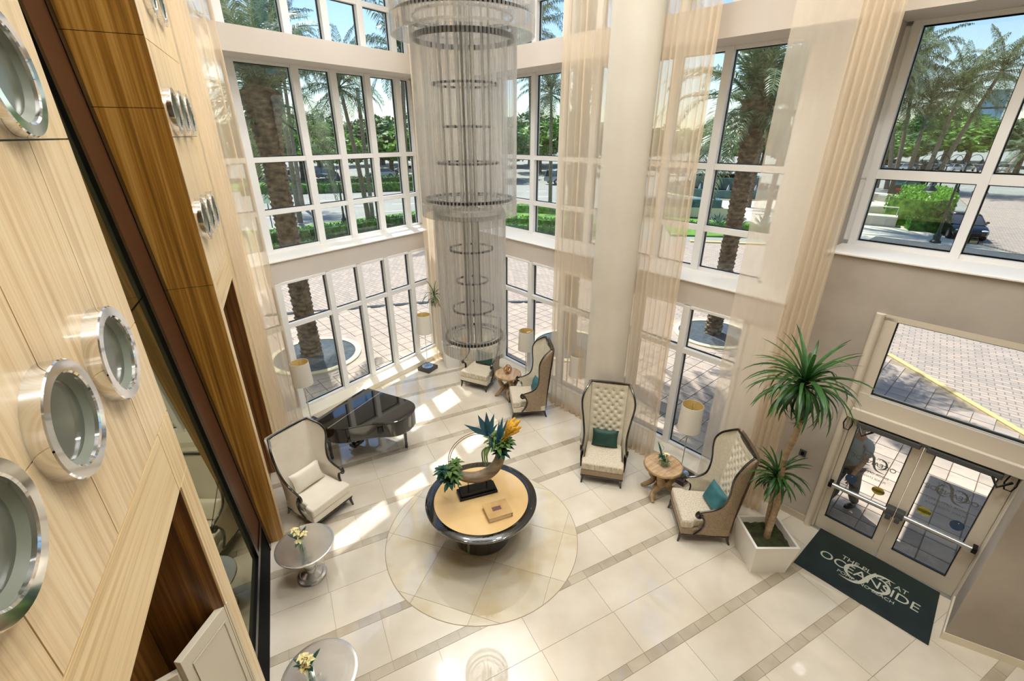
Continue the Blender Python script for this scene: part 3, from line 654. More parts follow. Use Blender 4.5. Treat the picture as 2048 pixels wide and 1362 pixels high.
def pose(f1, f2, back):      # front feet (left and right as seen by the viewer), returns origin and heading
    f1, f2 = V(f1), V(f2); m = (f1 + f2) / 2; d = (f2 - f1).normalized(); n = V((-d.y, d.x))
    if n.dot(V(back) - m) > 0: n = -n
    o = m - n * .385; return (o.x, o.y, 0), math.atan2(-n.x, n.y), n
p1 = pose((-3.27, 5.57), (-2.82, 6.30), (-4, 6.4)); p2_ = pose((-1.33, 10.47), (-.63, 10.14), (-.6, 11)); p3_ = pose((.04, 8.93), (-.04, 9.63), (1, 9.3)); p4_ = pose((1.29, 6.84), (2.05, 6.66), (1.9, 7.5)); p5_ = pose((2.79, 6.19), (2.71, 5.39), (3.5, 5.8))
c1 = chair('wing_chair', 'ivory leather wing chair with dark trim standing at left beside the silver table', LEATHER, LEATHER, LEATHER, False, 1.53)
c1.location = p1[0]; c1.rotation_euler[2] = p1[1]
c4 = chair('wing_chair', 'button-tufted wing chair facing forward in front of the round column', BROCADE, LINEN, CHENILLE, True, 1.72)
c4.location = p4_[0]; c4.rotation_euler[2] = p4_[1]
c5 = dup(c4, p5_[0], p5_[1], 'button-tufted wing chair seen from its side between root table and white planter')
c2 = chair('wing_chair', 'wing chair half hidden behind the hanging chandelier, near the far corner', BROCADE, LINEN, CHENILLE, False, 1.72)
c2.location = p2_[0]; c2.rotation_euler[2] = p2_[1]
c3 = dup(c2, p3_[0], p3_[1], 'wing chair with brown brocade sides left of the curtain and round column')

def pillow(w, h, t, n=14):
    mb = MB(); 
    for sg in (1, -1):
        P = []
        for i in range(n + 1):
            row = []
            for j in range(n + 1):
                x = 2 * i / n - 1; z = 2 * j / n - 1; k = 1 - .09 * (x * x) * (1 - z * z) * 0
                e = max(0, (1 - x ** 4)) * max(0, (1 - z ** 4)); pin = 1 - .07 * (1 - abs(x) ** 2) * abs(z) ** 3 - .07 * (1 - abs(z) ** 2) * abs(x) ** 3
                row.append((x * w / 2 * pin, sg * t / 2 * e ** .55 + .004 * math.sin(7 * x + 5 * z) * e, z * h / 2 * pin))
            P.append(row)
        mb.grid(P)
    return mb
def on_chair(p, lab, m, w=.44, h=.34, tilt=-18, dy=-.2, turn=0):
    n = p[2]; o = V(p[0]); loc = o + V((n.x, n.y, 0)) * dy + V((0, 0, .455 + h / 2 * math.cos(R(tilt)) + .0))
    t = pillow(w, h, .15).build('cushion', m); tag(t, lab, 'cushion', 'cushions on the wing chairs'); t.location = loc; t.rotation_euler = Euler((R(-tilt), 0, p[1] + R(turn)), 'XYZ'); return t
on_chair(p1, 'ivory leather lumbar cushion on the white chair at left', LEATHER, .56, .36, -20, -.19)
on_chair(p4_, 'dark green velvet cushion on the chair in front of the column', TEALD, .50, .36, -12, -.21)
on_chair(p5_, 'teal velvet cushion on the chair between root table and planter', TEAL, .46, .38, -22, -.17, 12)
on_chair(p3_, 'teal velvet cushion on the chair left of the round column', TEAL, .44, .36, -14, -.19, 8)
on_chair(p2_, 'dark teal cushion on the chair behind the chandelier', TEALD, .5, .36, -14, -.2)

# ---------------------------------------------------------------- baby grand piano (x: towards the tail, y: along the keys)
pn = thing('grand_piano', (-3.90, 7.36, 0), math.atan2(-.44, .90), 'black lacquered baby grand piano with closed lid in front of the left window', 'piano')
ol = [(.0, 0), (.22, -.01), (.45, .0), (.62, .04), (.78, .14), (.92, .29), (1.05, .43), (1.18, .53), (1.32, .60), (1.45, .68), (1.55, .80), (1.60, .96), (1.60, 1.12), (1.55, 1.28), (1.44, 1.40), (1.30, 1.46), (1.1, 1.48), (.6, 1.48), (0, 1.48)]
ol2 = [(p.x, p.y) for p in crom([(a, b, 0) for a, b in ol], 3)]
body = [p for p in ol2 if p[0] >= .22 or True]
def off(poly, d):
    c = (sum(p[0] for p in poly) / len(poly), sum(p[1] for p in poly) / len(poly)); return [(c[0] + (p[0] - c[0]) * (1 + d), c[1] + (p[1] - c[1]) * (1 + d)) for p in poly]
MB().prism(off(ol2, -.02), .64, .955).build('case', BLACKL, pn, bevel=.012, ang=50)
lid = [p for p in ol2 if p[0] > .50]; lid = [(.50, .003)] + lid + [(.50, 1.48)]
MB().prism(lid, .962, .988).build('main_lid', BLACKL, pn, smooth=False, bevel=.006)
MB().prism([(.14, -.005), (.495, .0), (.495, 1.485), (.14, 1.485)], .962, .988).build('front_lid', BLACKL, pn, smooth=False, bevel=.006)
MB().tube([(.4975, .0, .986), (.4975, 1.48, .986)], .007, 6).build('lid_hinge', CHROME, pn)
MB().box(-.16, .1, .04, 1.44, .60, .68).build('key_bed', BLACKL, pn, smooth=False, bevel=.01)
for y in (.0, 1.42):
    MB().prism([(-.18, .6), (.1, .6), (.1, .95), (.0, .93), (-.05, .83), (-.12, .76), (-.18, .75)], y, y + .06, Matrix(((1, 0, 0, 0), (0, 0, 1, 0), (0, 1, 0, 0), (0, 0, 0, 1)))).build('cheek', BLACKL, pn, smooth=False, bevel=.008)
MB().add([(-.1, .06, .70), (-.1, 1.42, .70), (.05, 1.42, .88), (.05, .06, .88), (.1, .06, .93), (.1, 1.42, .93)], [(0, 1, 2, 3), (3, 2, 5, 4)]).build('fallboard', BLACKL, pn, smooth=False, solid=.02)
for x, y in ((.18, .22), (.14, 1.22), (1.30, 1.18)):
    MB().tube([(x, y, .66), (x, y, .56), (x, y, .42), (x, y, .16), (x, y, .09)], [.085, .085, .05, .036, .045], 4).build('leg', BLACKL, pn, smooth=False, bevel=.006)
    MB().lathe([(.02, .0), (.032, .02), (.032, .05), (.018, .09)], 14, Matrix.Translation((x, y, 0))).build('caster', GREYM, pn)
ly = MB(); 
for y in (.68, .80): ly.box(.30, .34, y, y + .03, .14, .66)
ly.box(.26, .42, .62, .89, .07, .14); ly.build('pedal_lyre', BLACKL, pn, smooth=False, bevel=.008)
for y in (.68, .755, .83): MB().box(.16, .28, y - .015, y + .015, .075, .09).build('pedal', GOLDM, pn, smooth=False, bevel=.004)

# ---------------------------------------------------------------- floor lamps
def lamp(loc, label, h=1.66, plinth=True, rz=0, sh=.52, r0=.185, r1=.205):
    t = thing('floor_lamp', loc, rz, label, 'lamp', 'floor lamps with drum shades')
    z = 0
    if plinth: MB().box(-.2, .2, -.2, .2, 0, .10).build('dark_plinth', BRONZE2, t, smooth=False, bevel=.006); z = .10
    MB().lathe([(.001, z), (.155, z), (.155, z + .012), (.02, z + .02), (.001, z + .02)], 36).build('chrome_base', CHROME, t)
    MB().tube([(0, 0, z + .01), (0, 0, h - .1)], .011, 10).build('stem', CHROME, t)
    MB().lathe([(r1, h - sh), (r0, h), (r0 - .004, h), (r1 - .004, h - sh)], 44, closed=True).build('lamp_shade', SHADE, t)
    MB().lathe([(r1 - .006, h - sh + .01), (r0 - .006, h - .003)], 40).build('shade_lining', SHADEIN, t) if False else None
    L_ = MB(); n = 40
    L_.grid([[((r1 - .007) * math.cos(2 * math.pi * j / n), (r1 - .007) * math.sin(2 * math.pi * j / n), h - sh + .004) for j in range(n)], [((r0 - .007) * math.cos(2 * math.pi * j / n), (r0 - .007) * math.sin(2 * math.pi * j / n), h - .004) for j in range(n)]], wrap=True)
    L_.build('shade_lining', SHADEIN, t)
    sp = MB()
    for a in (0, 120, 240): sp.tube([(0, 0, h - .05), (r0 * math.cos(R(a)), r0 * math.sin(R(a)), h - .01)], .003, 5)
    sp.tube([(0, 0, h - .12), (0, 0, h + .02)], .006, 6).build('spider_fitting', CHROME, t)
    MB().ball((0, 0, h - .24), (.035, .035, .05), 12, 8).build('bulb', WHITE, t)
    return t
BRONZE2 = mat('dark_brown_plinth', '#3a2a25', .3, coat=.4)
lamp((-4.50, 8.62, 0), 'floor lamp standing between the piano keyboard and the left window', 1.62, rz=R(-30))
lamp((-2.36, 11.38, 0), 'floor lamp beside the corner curtain, right of the piano', 1.64, rz=R(-30))
lamp((3.22, 6.95, 0), 'floor lamp behind the root table with the succulents', 1.62, rz=R(40))
lamp((.36, 10.62, 0), 'floor lamp behind the small table with the copper knot sculpture', 1.50, False)
lamp((1.50, 9.25, 0), 'floor lamp showing faintly through the curtain left of the column', 1.5, False)

# ---------------------------------------------------------------- small tables
def root_table(loc, rz, label, h=.64, r=.33):
    t = thing('root_table', loc, rz, label, 'table', 'round side tables on root legs'); rnd = random.Random(3)
    n = 5; w = 2 * r / n
    for i in range(n):
        x0 = -r + i * w; poly = []
        c = [(r * .97 * math.cos(2 * math.pi * k / 48), r * .97 * math.sin(2 * math.pi * k / 48)) for k in range(48)]
        c = clip(clip(c, (x0 + .0015, 0), (1, 0)), (x0 + w - .0015, 0), (-1, 0)); MB().prism(c, h - .04, h - rnd.uniform(0, .002)).build('plank', PLANKW, t, smooth=False)
    MB().lathe([(r * .965, h - .045), (r + .005, h - .04), (r + .012, h - .02), (r + .004, h + .003), (r * .965, h + .004)], 48, closed=True).build('rim', ROOT, t)
    MB().lathe([(.001, h - .13), (.12, h - .13), (.22, h - .09), (.24, h - .042), (.001, h - .042)], 14).build('root_crown', ROOT, t)
    for k, a in enumerate((20, 110, 200, 290)):
        ca, sa = math.cos(R(a)), math.sin(R(a)); tw = rnd.uniform(-.06, .06)
        pts = crom([(.13 * ca, .13 * sa, h - .07), (.20 * ca - tw * sa, .20 * sa + tw * ca, h - .2), (.13 * ca - tw * sa, .13 * sa + tw * ca, h - .36), (.20 * ca + tw * sa, .2 * sa - tw * ca, .14), (.33 * ca, .33 * sa, .03)], 5)
        MB().tube(pts, [(.075 - .035 * abs(i / len(pts) - .35)) * (.82 + .25 * rnd.random()) * (1 if i < len(pts) - 2 else .6) for i in range(len(pts))], 9, flat=.75).build('root_leg', ROOT, t)
    MB().tube([(-.17, 0, .22), (0, .03, .26), (.17, 0, .2)], [.04, .03, .045], 8).tube([(0, -.17, .25), (.03, 0, .22), (0, .17, .26)], [.04, .035, .04], 8).build('cross_root', ROOT, t)
    return t
root_table((2.70, 6.53, 0), R(35), 'round plank table on twisted root legs with a vase of succulents')
root_table((-.10, 9.98, 0), R(80), 'round plank table on root legs carrying the copper knot sculpture', .62, .32)
kn = thing('knot_sculpture', (-.11, 9.98, .625), .4, 'small copper wire knot sculpture on the far root table', 'sculpture')
for k in range(4):
    a = k * 47; M_ = Matrix.Translation((0, 0, .12)) @ Euler((R(60 + 25 * k), R(a), R(a * 1.7))).to_matrix().to_4x4(); rr = .105 - .012 * k
    MB().tube([(rr * math.cos(R(w)), rr * math.sin(R(w)), .0) for w in range(0, 361, 15)], .009, 7, M_).build('ring', GOLDM, kn)
MB().tube([(-.04, 0, .006), (.0, .03, .012), (.05, 0, .006), (.03, -.03, .02), (0, 0, .03)], .009, 7).build('foot', GOLDM, kn)

def silver_table(loc, label, h=.63, r=.40):
    t = thing('pedestal_table', loc, 0, label, 'table', 'round silver pedestal tables')
    prof = [(.001, h - .028)] + [(r - .02, h - .028), (r, h - .018), (r, h - .004), (r - .012, h)]
    for i in range(14, 0, -1): prof.append((r * .97 * i / 14, h - .0035 * (i % 2)))
    prof.append((.001, h)); MB().lathe(prof, 64).build('table_top', SILVER, t)
    MB().lathe([(.001, h - .03), (.12, h - .03), (.085, h - .07), (.055, h - .14), (.05, h - .22), (.075, h - .3), (.1, h - .36), (.09, h - .42), (.06, h - .47), (.07, .10), (.15, .07), (.155, .05)], 40).build('turned_stem', SILVER, t)
    MB().lathe([(.001, .0), (.2, .0), (.21, .015), (.2, .035), (.165, .045), (.16, .06), (.001, .06)], 48).build('round_foot', SILVER, t)
    return t
st1 = (-2.985, 4.80, 0); st2 = (-2.10, 3.06, 0)
silver_table(st1, 'round silver pedestal table beside the ivory leather chair'); silver_table(st2, 'round silver pedestal table cut off by the bottom edge of the view')

# ---------------------------------------------------------------- plants on tables
def blade(L, w, bend, n=6, cup=.15):
    """a leaf along +X that droops by `bend`"""
    rows_ = []; x = z = 0; a = 0
    for i in range(n + 1):
        t = i / n; ww = w * (math.sin(math.pi * min(1, t * .93 + .07)) ** .7) * (1 if t < 1 else 0) + .0006
        rows_.append([(x, -ww / 2, z + cup * ww), (x, 0, z), (x, ww / 2, z + cup * ww)]); a = -bend * (t + .5 / n) * 1.6; x += L / n * math.cos(a); z += L / n * math.sin(a)
    return MB().grid(rows_)
def rosette(par, c, r, n, m, nm='leaf', wid=.34, tilt=0, seed=1, layers=3):
    rnd = random.Random(seed); me = blade(1, wid, .35, 4, .3).mesh(nm, m, fix=False)
    for l in range(layers):
        for k in range(n):
            o = inst(nm, me, par); s = r * (1 - .25 * l) * rnd.uniform(.85, 1.1); o.scale = (s, s, s); o.location = c
            o.rotation_euler = Euler((0, R(-12 - 26 * l + rnd.uniform(-8, 8)), 2 * math.pi * (k + .5 * l) / n + rnd.uniform(-.2, .2)), 'XYZ'); 
def vase_flowers(loc, label, seed, horn=False):
    rnd = random.Random(seed); t = thing('flower_vase', loc, rnd.uniform(0, 6), label, 'vase', 'small glass vases with flowers')
    if not horn:
        MB().lathe([(.03, 0), (.042, .004), (.047, .15), (.052, .17), (.047, .17), (.04, .15), (.034, .012), (.03, .010)], 24, closed=True).build('glass_vase', VGLASS, t); MB().tube([(.02, 0, .01), (-.01, 0, .2)], .006, 6).tube([(-.01, .015, .01), (.02, 0, .22)], .006, 6).tube([(-.01, -.015, .01), (0, .01, .26)], .006, 6).build('stems', SUCC, t)
        for k in range(5):
            me = blade(.07, .045, .8, 4, .4).mesh('petal', CREAMFL, fix=False); c = V((rnd.uniform(-.05, .05), rnd.uniform(-.05, .05), .2 + .035 * k))
            for q in range(5): inst('petal', me, t, loc=c, rot=(rnd.uniform(-.4, .4), -.6, q * 1.257))
        for k in range(4): inst('leaf', blade(.2, .05, .3, 5).mesh('leaf', SUCD, fix=False), t, loc=(0, 0, .16), rot=(0, R(-62 + 10 * k), k * 1.8))
        MB().tube(crom([(0, 0, .15), (.03, .02, .3), (-.02, .05, .38), (.01, .08, .46)], 4), .005, 5).tube([(.02, .03, .3), (.08, .05, .36)], .003, 5).build('twig', ROOT, t)
    else:
        MB().lathe([(.045, 0), (.055, .005), (.055, .08), (.049, .08), (.049, .012), (.045, .01)], 24, closed=True).build('glass_vase', VGLASS, t)
        MB().tube([(-.06 + .055 * math.cos(R(a)), -.02, .2 + .055 * math.sin(R(a))) for a in range(0, 331, 15)], [.02 - .0005 * i for i in range(23)], 9).build('curled_horn', DRIFT, t)
        rosette(t, (.0, .0, .09), .11, 8, SUCC, 'leaf', .4, 0, 4); rosette(t, (.03, .05, .16), .09, 8, SUCD, 'leaf', .4, 0, 5); rosette(t, (.05, -.02, .2), .07, 7, CREAMFL, 'petal', .5, 0, 6, 2)
        inst('leaf', blade(.3, .045, .1, 6).mesh('leaf', SUCD, fix=False), t, loc=(.02, .05, .15), rot=(0, R(-65), .7))
        MB().tube(crom([(.03, .02, .2), (.1, .05, .24), (.15, .02, .26), (.2, .06, .3)], 4), .004, 5).build('twig', ROOT, t)
    return t
VGLASS = pane_glass('vase_glass', (.86, .93, .9), 1, 1.6)
vase_flowers((st1[0] + .0, st1[1] - .08, .632), 'glass vase of cream flowers on the silver table beside the ivory chair', 2)
vase_flowers((st2[0] - .08, st2[1] - .03, .632), 'glass vase of cream flowers on the silver table at the bottom edge', 5)
vase_flowers((2.70, 6.50, .645), 'small glass pot of succulents with a curled horn on the root table', 8, True)

# ---------------------------------------------------------------- centre table with its arrangement
ct = thing('centre_table', TC, 0, 'large round black lacquered table with a tan top on the inlaid circle', 'table')
MB().lathe([(.74, .773), (.862, .773), (.874, .767), (.876, .755), (.862, .72), (.84, .705), (.74, .70)], 96, closed=True).build('black_rim', BLACKL, ct)
MB().lathe([(.001, .71), (.742, .71), (.742, .770), (.001, .770)], 80).build('tan_top', TAN, ct, smooth=False)
MB().lathe([(.001, .70), (.78, .70), (.62, .64), (.50, .55), (.46, .42), (.45, .2), (.46, .04), (.44, 0), (.001, 0)], 64).build('drum_pedestal', BLACKL, ct, ang=25)
sa = math.atan2(.27, .60)
ar = thing('driftwood_ring_arrangement', (-.56, 5.70, .773), R(20), 'driftwood ring with succulents and blue paradise flower on a black stand', 'flower arrangement')
MB().box(-.31, .31, -.125, .125, 0, .045).box(-.275, .275, -.10, .10, .045, .10).build('black_stand', BLACKM2 if 'BLACKM2' in globals() else BLACKM, ar, smooth=False, bevel=.005)
for x in (-.14, .16): MB().tube([(x, 0, .09), (x, 0, .33 + (.03 if x > 0 else .0))], .007, 7).build('rod', BLACKM, ar)
rr, cz = .40, .70; ang = list(range(200, 392, 8))
MB().tube([(rr * math.cos(R(a)), .03 * math.sin(R(a * 2)), cz + rr * math.sin(R(a))) for a in ang], [.04 + .055 * math.sin(math.pi * (i + 1) / (len(ang) + 1)) for i in range(len(ang))], 12).build('driftwood_crescent', DRIFT, ar)
for k in (0, .02): MB().tube([((rr + k) * math.cos(R(a)), .02 + k, cz + (rr + k) * math.sin(R(a))) for a in range(20, 205, 8)], .006, 6).build('wire_hoop', BARK, ar)
L1 = V((rr * math.cos(R(200)), 0, cz + rr * math.sin(R(200)))); L2 = V((rr * math.cos(R(20)), 0, cz + rr * math.sin(R(20))))
sd = 1
for c, lst in ((L1, [((-.05, -.04, .02), .15, SUCC), ((-.13, .03, -.05), .15, SUCD), ((.02, -.07, -.08), .14, SUCC), ((-.06, -.08, -.16), .16, SUCD), ((.06, .03, .06), .13, SUCC), ((-.16, -.04, .06), .11, SUCD), ((-.02, .06, -.14), .13, SUCC)]),
               (L2, [((-.04, -.05, .0), .17, SUCC), ((.06, .0, -.06), .16, SUCD), ((.1, -.05, .04), .14, SUCC), ((-.1, .03, .08), .14, SUCC), ((.02, -.08, -.12), .15, SUCD), ((.14, .03, -.02), .13, SUCD), ((.0, .06, .12), .14, SUCC)])):
    for d, s, m in lst: rosette(ar, c + V(d), s * 1.25, 8, m, 'leaf', .36, 0, sd, 3); sd += 1
for k in range(7): MB().tube(crom([L2 + V((-.14 - .01 * k, -.03 * (k % 3), .0)), L2 + V((-.2 - .012 * k, -.05 * (k % 3), -.08)), L2 + V((-.2 - .01 * k, -.05 * (k % 3), -.2 - .015 * k))], 4), [.012] * 9, 6).build('trailing_string', SUCC, ar)
for k in range(4): MB().tube(crom([L1 + V((-.1 + .06 * k, -.05, -.12)), L1 + V((-.12 + .06 * k, -.09, -.2)), L1 + V((-.12 + .06 * k, -.09, -.28))], 4), .011, 6).build('trailing_string', SUCC, ar)
# blue bird-of-paradise sculpture: pointed sheet blades fanning from a stem
def fan(par, o, blades, m, w0=.05):
    for dx, dz, w in blades:
        t = V((dx, 0, dz)); n = V((-dz, 0, dx)).normalized(); b0 = V((0, 0, 0)); mid = t * .45
        pts = [b0 - n * w * .25, mid - n * w * .5, t, mid + n * w * .5, b0 + n * w * .25]; k = .005
        vs = [V(o) + p + V((0, k, 0)) for p in pts] + [V(o) + p - V((0, k, 0)) for p in pts]
        MB().add(vs, [(0, 1, 2, 3, 4), (9, 8, 7, 6, 5)] + [(i, (i + 1) % 5, 5 + (i + 1) % 5, 5 + i) for i in range(5)]).build('paradise_blade', m, par, smooth=False)
P0 = L2 + V((-.13, -.08, .05))
MB().tube([P0, P0 + V((-.02, 0, .12)), P0 + V((-.06, .0, .27))], [.05, .042, .038], 8, flat=.4).build('paradise_stem', PETROL, ar)
fan(ar, P0 + V((-.06, 0, .22)), [(-.36, .28, .09), (-.15, .40, .11), (-.02, .42, .10), (.10, .36, .09), (.15, .17, .06)], PETROL)
fan(ar, P0 + V((.10, .02, .02)), [(.02, .40, .07), (.08, .46, .08), (.16, .40, .05)], PETROL)
rnd = random.Random(5)
for k in range(11):
    b = L2 + V((.05 + rnd.uniform(-.03, .05), rnd.uniform(-.06, .06), .08)); e = b + V((rnd.uniform(.05, .30), rnd.uniform(-.1, .1), rnd.uniform(.16, .30)))
    m_ = b.lerp(e, .5) + V((0, 0, .04)); pp = crom([b, m_, e], 6)
    MB().tube(pp, [.006 + .026 * (math.sin(math.pi * max(0, (i / (len(pp) - 1) - .3)) / .72) ** .6 if i / (len(pp) - 1) > .3 else 0) * (1 + .25 * (i % 2)) for i in range(len(pp))], 8).build('millet_spike', YELLOW, ar)
bx = thing('keepsake_book', (-.22, 5.26, .772), R(22), 'tan cloth box shaped like a book with a mauve plate, on the centre table', 'book')
MB().box(-.19, .19, -.155, .155, 0, .012).box(-.19, .19, -.155, .155, .068, .08).box(.17, .19, -.155, .155, .012, .068).build('cover', TANBOX, bx, smooth=False, bevel=.003)
MB().box(-.18, .17, -.145, .145, .012, .068).build('page_block', PAPER, bx, smooth=False)
MB().box(-.08, .06, -.03, .05, .08, .084).build('mauve_plate', MAUVE, bx, smooth=False, bevel=.002)

# ---------------------------------------------------------------- dracaenas in white planters
def dracaena(loc, rz, label, trunks, crowns, size=(.62, .52), h=.78, seed=1):
    t = thing('planter_with_dracaena', loc, rz, label, 'potted plant', 'dracaenas in white planters'); a, b = size[0] / 2, size[1] / 2
    P = MB(); q = lambda r, z: [(-r, -r, z), (r, -r, z), (r, r, z), (-r, r, z)]
    P.add(q(b, 0) + q(a, h) + q(a - .035, h) + q(a - .05, h - .14), [(3, 2, 1, 0), (0, 1, 5, 4), (1, 2, 6, 5), (2, 3, 7, 6), (3, 0, 4, 7)] + [(4 + i, 4 + (i + 1) % 4, 8 + (i + 1) % 4, 8 + i) for i in range(4)] + [(8 + i, 8 + (i + 1) % 4, 12 + (i + 1) % 4, 12 + i) for i in range(4)])
    P.build('white_planter', WHITE, t, smooth=False)
    S = MB(); rnd = random.Random(seed); n = 9; S.grid([[(-(a - .045) + 2 * (a - .045) * i / n, -(a - .045) + 2 * (a - .045) * j / n, h - .12 + rnd.uniform(0, .03)) for j in range(n + 1)] for i in range(n + 1)]); S.build('soil', SOIL, t)
    for pts, r in trunks:
        pp = crom(pts, 6); MB().tube(pp, [r * (1.25 - .5 * i / len(pp)) * (1 + .04 * (i % 2)) for i in range(len(pp))], 10).build('trunk', BARK, t)
    for c, n, L, w in crowns:
        ms = [blade(1, w / L, bd, 9, .12).mesh('leaf', DRAC, fix=False) for bd in (.6, 1.0, 1.35, 1.6)]
        for k in range(n):
            f = k / n; el = 78 - 105 * f + rnd.uniform(-9, 9); s = L * rnd.uniform(.8, 1.12) * (.75 + .3 * math.sin(math.pi * min(1, f + .25)))
            o = inst('leaf', ms[min(3, int(1 + f * 2 + rnd.uniform(-.6, .9)))] if f > .15 else ms[0], t, loc=V(c) + V((0, 0, -.10 * f)), rot=(rnd.uniform(-.3, .3), R(-el), k * 2.39996 + rnd.uniform(-.15, .15)), sc=s)
    return t
dracaena((3.84, 5.10, 0), 0, 'tall dracaena with two leafy heads in a square white planter beside the entrance doors', [([(.02, .0, .40), (.0, -.02, .6), (.035, .02, .85), (.045, .03, 1.16), (.0, .05, 1.5), (-.025, .06, 1.9), (.01, .05, 2.2), (.015, .04, 2.53), (-.03, .07, 2.8), (-.05, .08, 3.02)], .040), ([(.1, .10, .40), (.04, .12, .7), (.01, .12, 1.1), (-.02, .10, 1.5)], .032)],
         [((-.05, .08, 3.06), 130, .84, .044), ((-.03, .10, 1.55), 80, .48, .036)], (.64, .52), .56, seed=3)
dracaena((-1.72, 11.62, 0), R(20), 'slim dracaena in a white planter in the far corner behind the chandelier', [([(0, 0, .6), (-.06, .0, 1.1), (-.12, .05, 1.6), (-.32, .18, 2.05)], .03)], [((-.33, .18, 2.1), 34, .5, .03)], (.42, .36), .70, 6)

# ---------------------------------------------------------------- chandelier of glass rods
def crystal():
    m = bpy.data.materials.new('chandelier_glass'); m.use_nodes = True; nt = m.node_tree; nt.nodes.remove(nt.nodes['Principled BSDF']); out = nt.nodes['Material Output']
    t = nt.nodes.new('ShaderNodeBsdfTransparent'); t.inputs[0].default_value = (.99, .995, 1, 1); g = nt.nodes.new('ShaderNodeBsdfGlossy'); g.inputs['Roughness'].default_value = .04
    d = nt.nodes.new('ShaderNodeBsdfTranslucent'); d.inputs[0].default_value = (1, 1, 1, 1); lw = nt.nodes.new('ShaderNodeLayerWeight'); lw.inputs[0].default_value = .5
    rp = nt.nodes.new('ShaderNodeMapRange'); rp.inputs['To Min'].default_value = .02; rp.inputs['To Max'].default_value = .42; nt.links.new(lw.outputs['Facing'], rp.inputs[0])
    a = nt.nodes.new('ShaderNodeMixShader'); nt.links.new(rp.outputs[0], a.inputs[0]); nt.links.new(t.outputs[0], a.inputs[1]); nt.links.new(g.outputs[0], a.inputs[2])
    b = nt.nodes.new('ShaderNodeMixShader'); b.inputs[0].default_value = .16; df = nt.nodes.new('ShaderNodeBsdfDiffuse'); df.inputs[0].default_value = (1, 1, 1, 1); ad = nt.nodes.new('ShaderNodeMixShader'); ad.inputs[0].default_value = .5; nt.links.new(d.outputs[0], ad.inputs[1]); nt.links.new(df.outputs[0], ad.inputs[2]); nt.links.new(a.outputs[0], b.inputs[1]); nt.links.new(ad.outputs[0], b.inputs[2])
    nt.links.new(b.outputs[0], out.inputs[0]); return m
CRYS = crystal()
CH = V((-.49, 5.47, 0))
ch = thing('chandelier', CH + V((0, 0, 3.45)), 0, 'tall three-tiered chandelier of hanging glass rods above the centre table', 'chandelier')
z0 = 3.45
def tier(r, za, zb, n, rod, inner):
    me = MB().lathe([(rod, 0), (rod, zb - za)], 7).mesh('glass_rod', CRYS, ang=60)
    for k in range(n):
        a = 2 * math.pi * k / n; inst('glass_rod', me, ch, loc=(r * math.cos(a), r * math.sin(a), za - z0))
    mb = MB()
    for rr_, nn in inner:
        for k in range(nn):
            a = 2 * math.pi * (k + .5) / nn; mb.lathe([(rod, za - z0 + .12), (rod, zb - z0)], 6, Matrix.Translation((rr_ * math.cos(a), rr_ * math.sin(a), 0)))
    mb.build('inner_rods', CRYS, ch, kind='stuff', fix=False)
    fr = MB().lathe([(r * 1.0 + rod, -.0), (r * 1.0 + rod + .004, -.0), (r + rod + .004, .15), (r + rod, .15)], 64, Matrix.Translation((0, 0, za - z0)), closed=True); fr.build('bottom_band', CRYS, ch, fix=False)
    def ring(z, q, h, m, nm): MB().lathe([(q - .02, z - z0), (q, z - z0), (q, z - z0 + h), (q - .02, z - z0 + h)], 64, closed=True).build(nm, m, ch)
    ring(za + .16, r - .03, .03, BLACKM, 'dark_ring'); ring(za + .16, r * .72, .02, ALU, 'dark_ring')
    k = 1
    for f in (.3, .5, .72): ring(za + (zb - za) * f, r * (.66 if k else .5), .022, GREYM, 'dark_ring'); k = 1 - k
    ring(zb - .12, r - .02, .05, GREYM, 'dark_ring')
    ring(zb - .02, r, .02, CHROME, 'chrome_ring')
tier(.405, 3.45, 5.25, 62, .0105, [(.32, 30), (.22, 18)])
tier(.53, 5.16, 6.98, 80, .0120, [(.43, 36), (.31, 20)])
tier(.705, 6.90, 8.60, 100, .0130, [(.60, 50)])
cs = MB()
for k in range(10): a = 2 * math.pi * k / 10; cs.tube([(.09 * math.cos(a), .09 * math.sin(a), .05), (.09 * math.cos(a), .09 * math.sin(a), 5.2)], .012, 7)
for k in range(6): a = 2 * math.pi * (k + .3) / 6; cs.tube([(.26 * math.cos(a), .26 * math.sin(a), 1.75), (.26 * math.cos(a), .26 * math.sin(a), 5.2)], .014, 7)
cs.build('steel_stems', ALU, ch); MB().lathe([(.001, 5.15), (.72, 5.15), (.72, 5.18), (.001, 5.18)], 48).tube([(0, 0, 5.17), (0, 0, TOP - z0)], .03, 8).build('ceiling_plate', WHITE, ch)
# ================================================================ outside
PAV = per_object(mat('paver_rose_beige', '#c2ae9c', .8, c2='#a89a8e', scale=(3, 3, 3)), .16)
PAVS = mat('paver_field', '#b9a696', .85, c2='#a3968c', scale=(2.5, 2.5, 2.5))
def bricks(m, sc=1.0, a='#b9a595', b_='#9f9388', mo='#7d7268'):
    nt = m.node_tree; b = nt.nodes['Principled BSDF']; tc = nt.nodes.new('ShaderNodeTexCoord'); mp = nt.nodes.new('ShaderNodeMapping'); mp.inputs['Rotation'].default_value = (0, 0, R(41)); br = nt.nodes.new('ShaderNodeTexBrick')
    br.inputs['Scale'].default_value = sc; br.inputs['Brick Width'].default_value = .32; br.inputs['Row Height'].default_value = .16; br.inputs['Mortar Size'].default_value = .014; br.inputs['Color1'].default_value = hx(a); br.inputs['Color2'].default_value = hx(b_); br.inputs['Mortar'].default_value = hx(mo)
    nt.links.new(tc.outputs['Object'], mp.inputs[0]); nt.links.new(mp.outputs[0], br.inputs['Vector']); nt.links.new(br.outputs['Color'], b.inputs['Base Color']); return m
PAVB = bricks(mat('brick_paving', '#b9a595', .85))
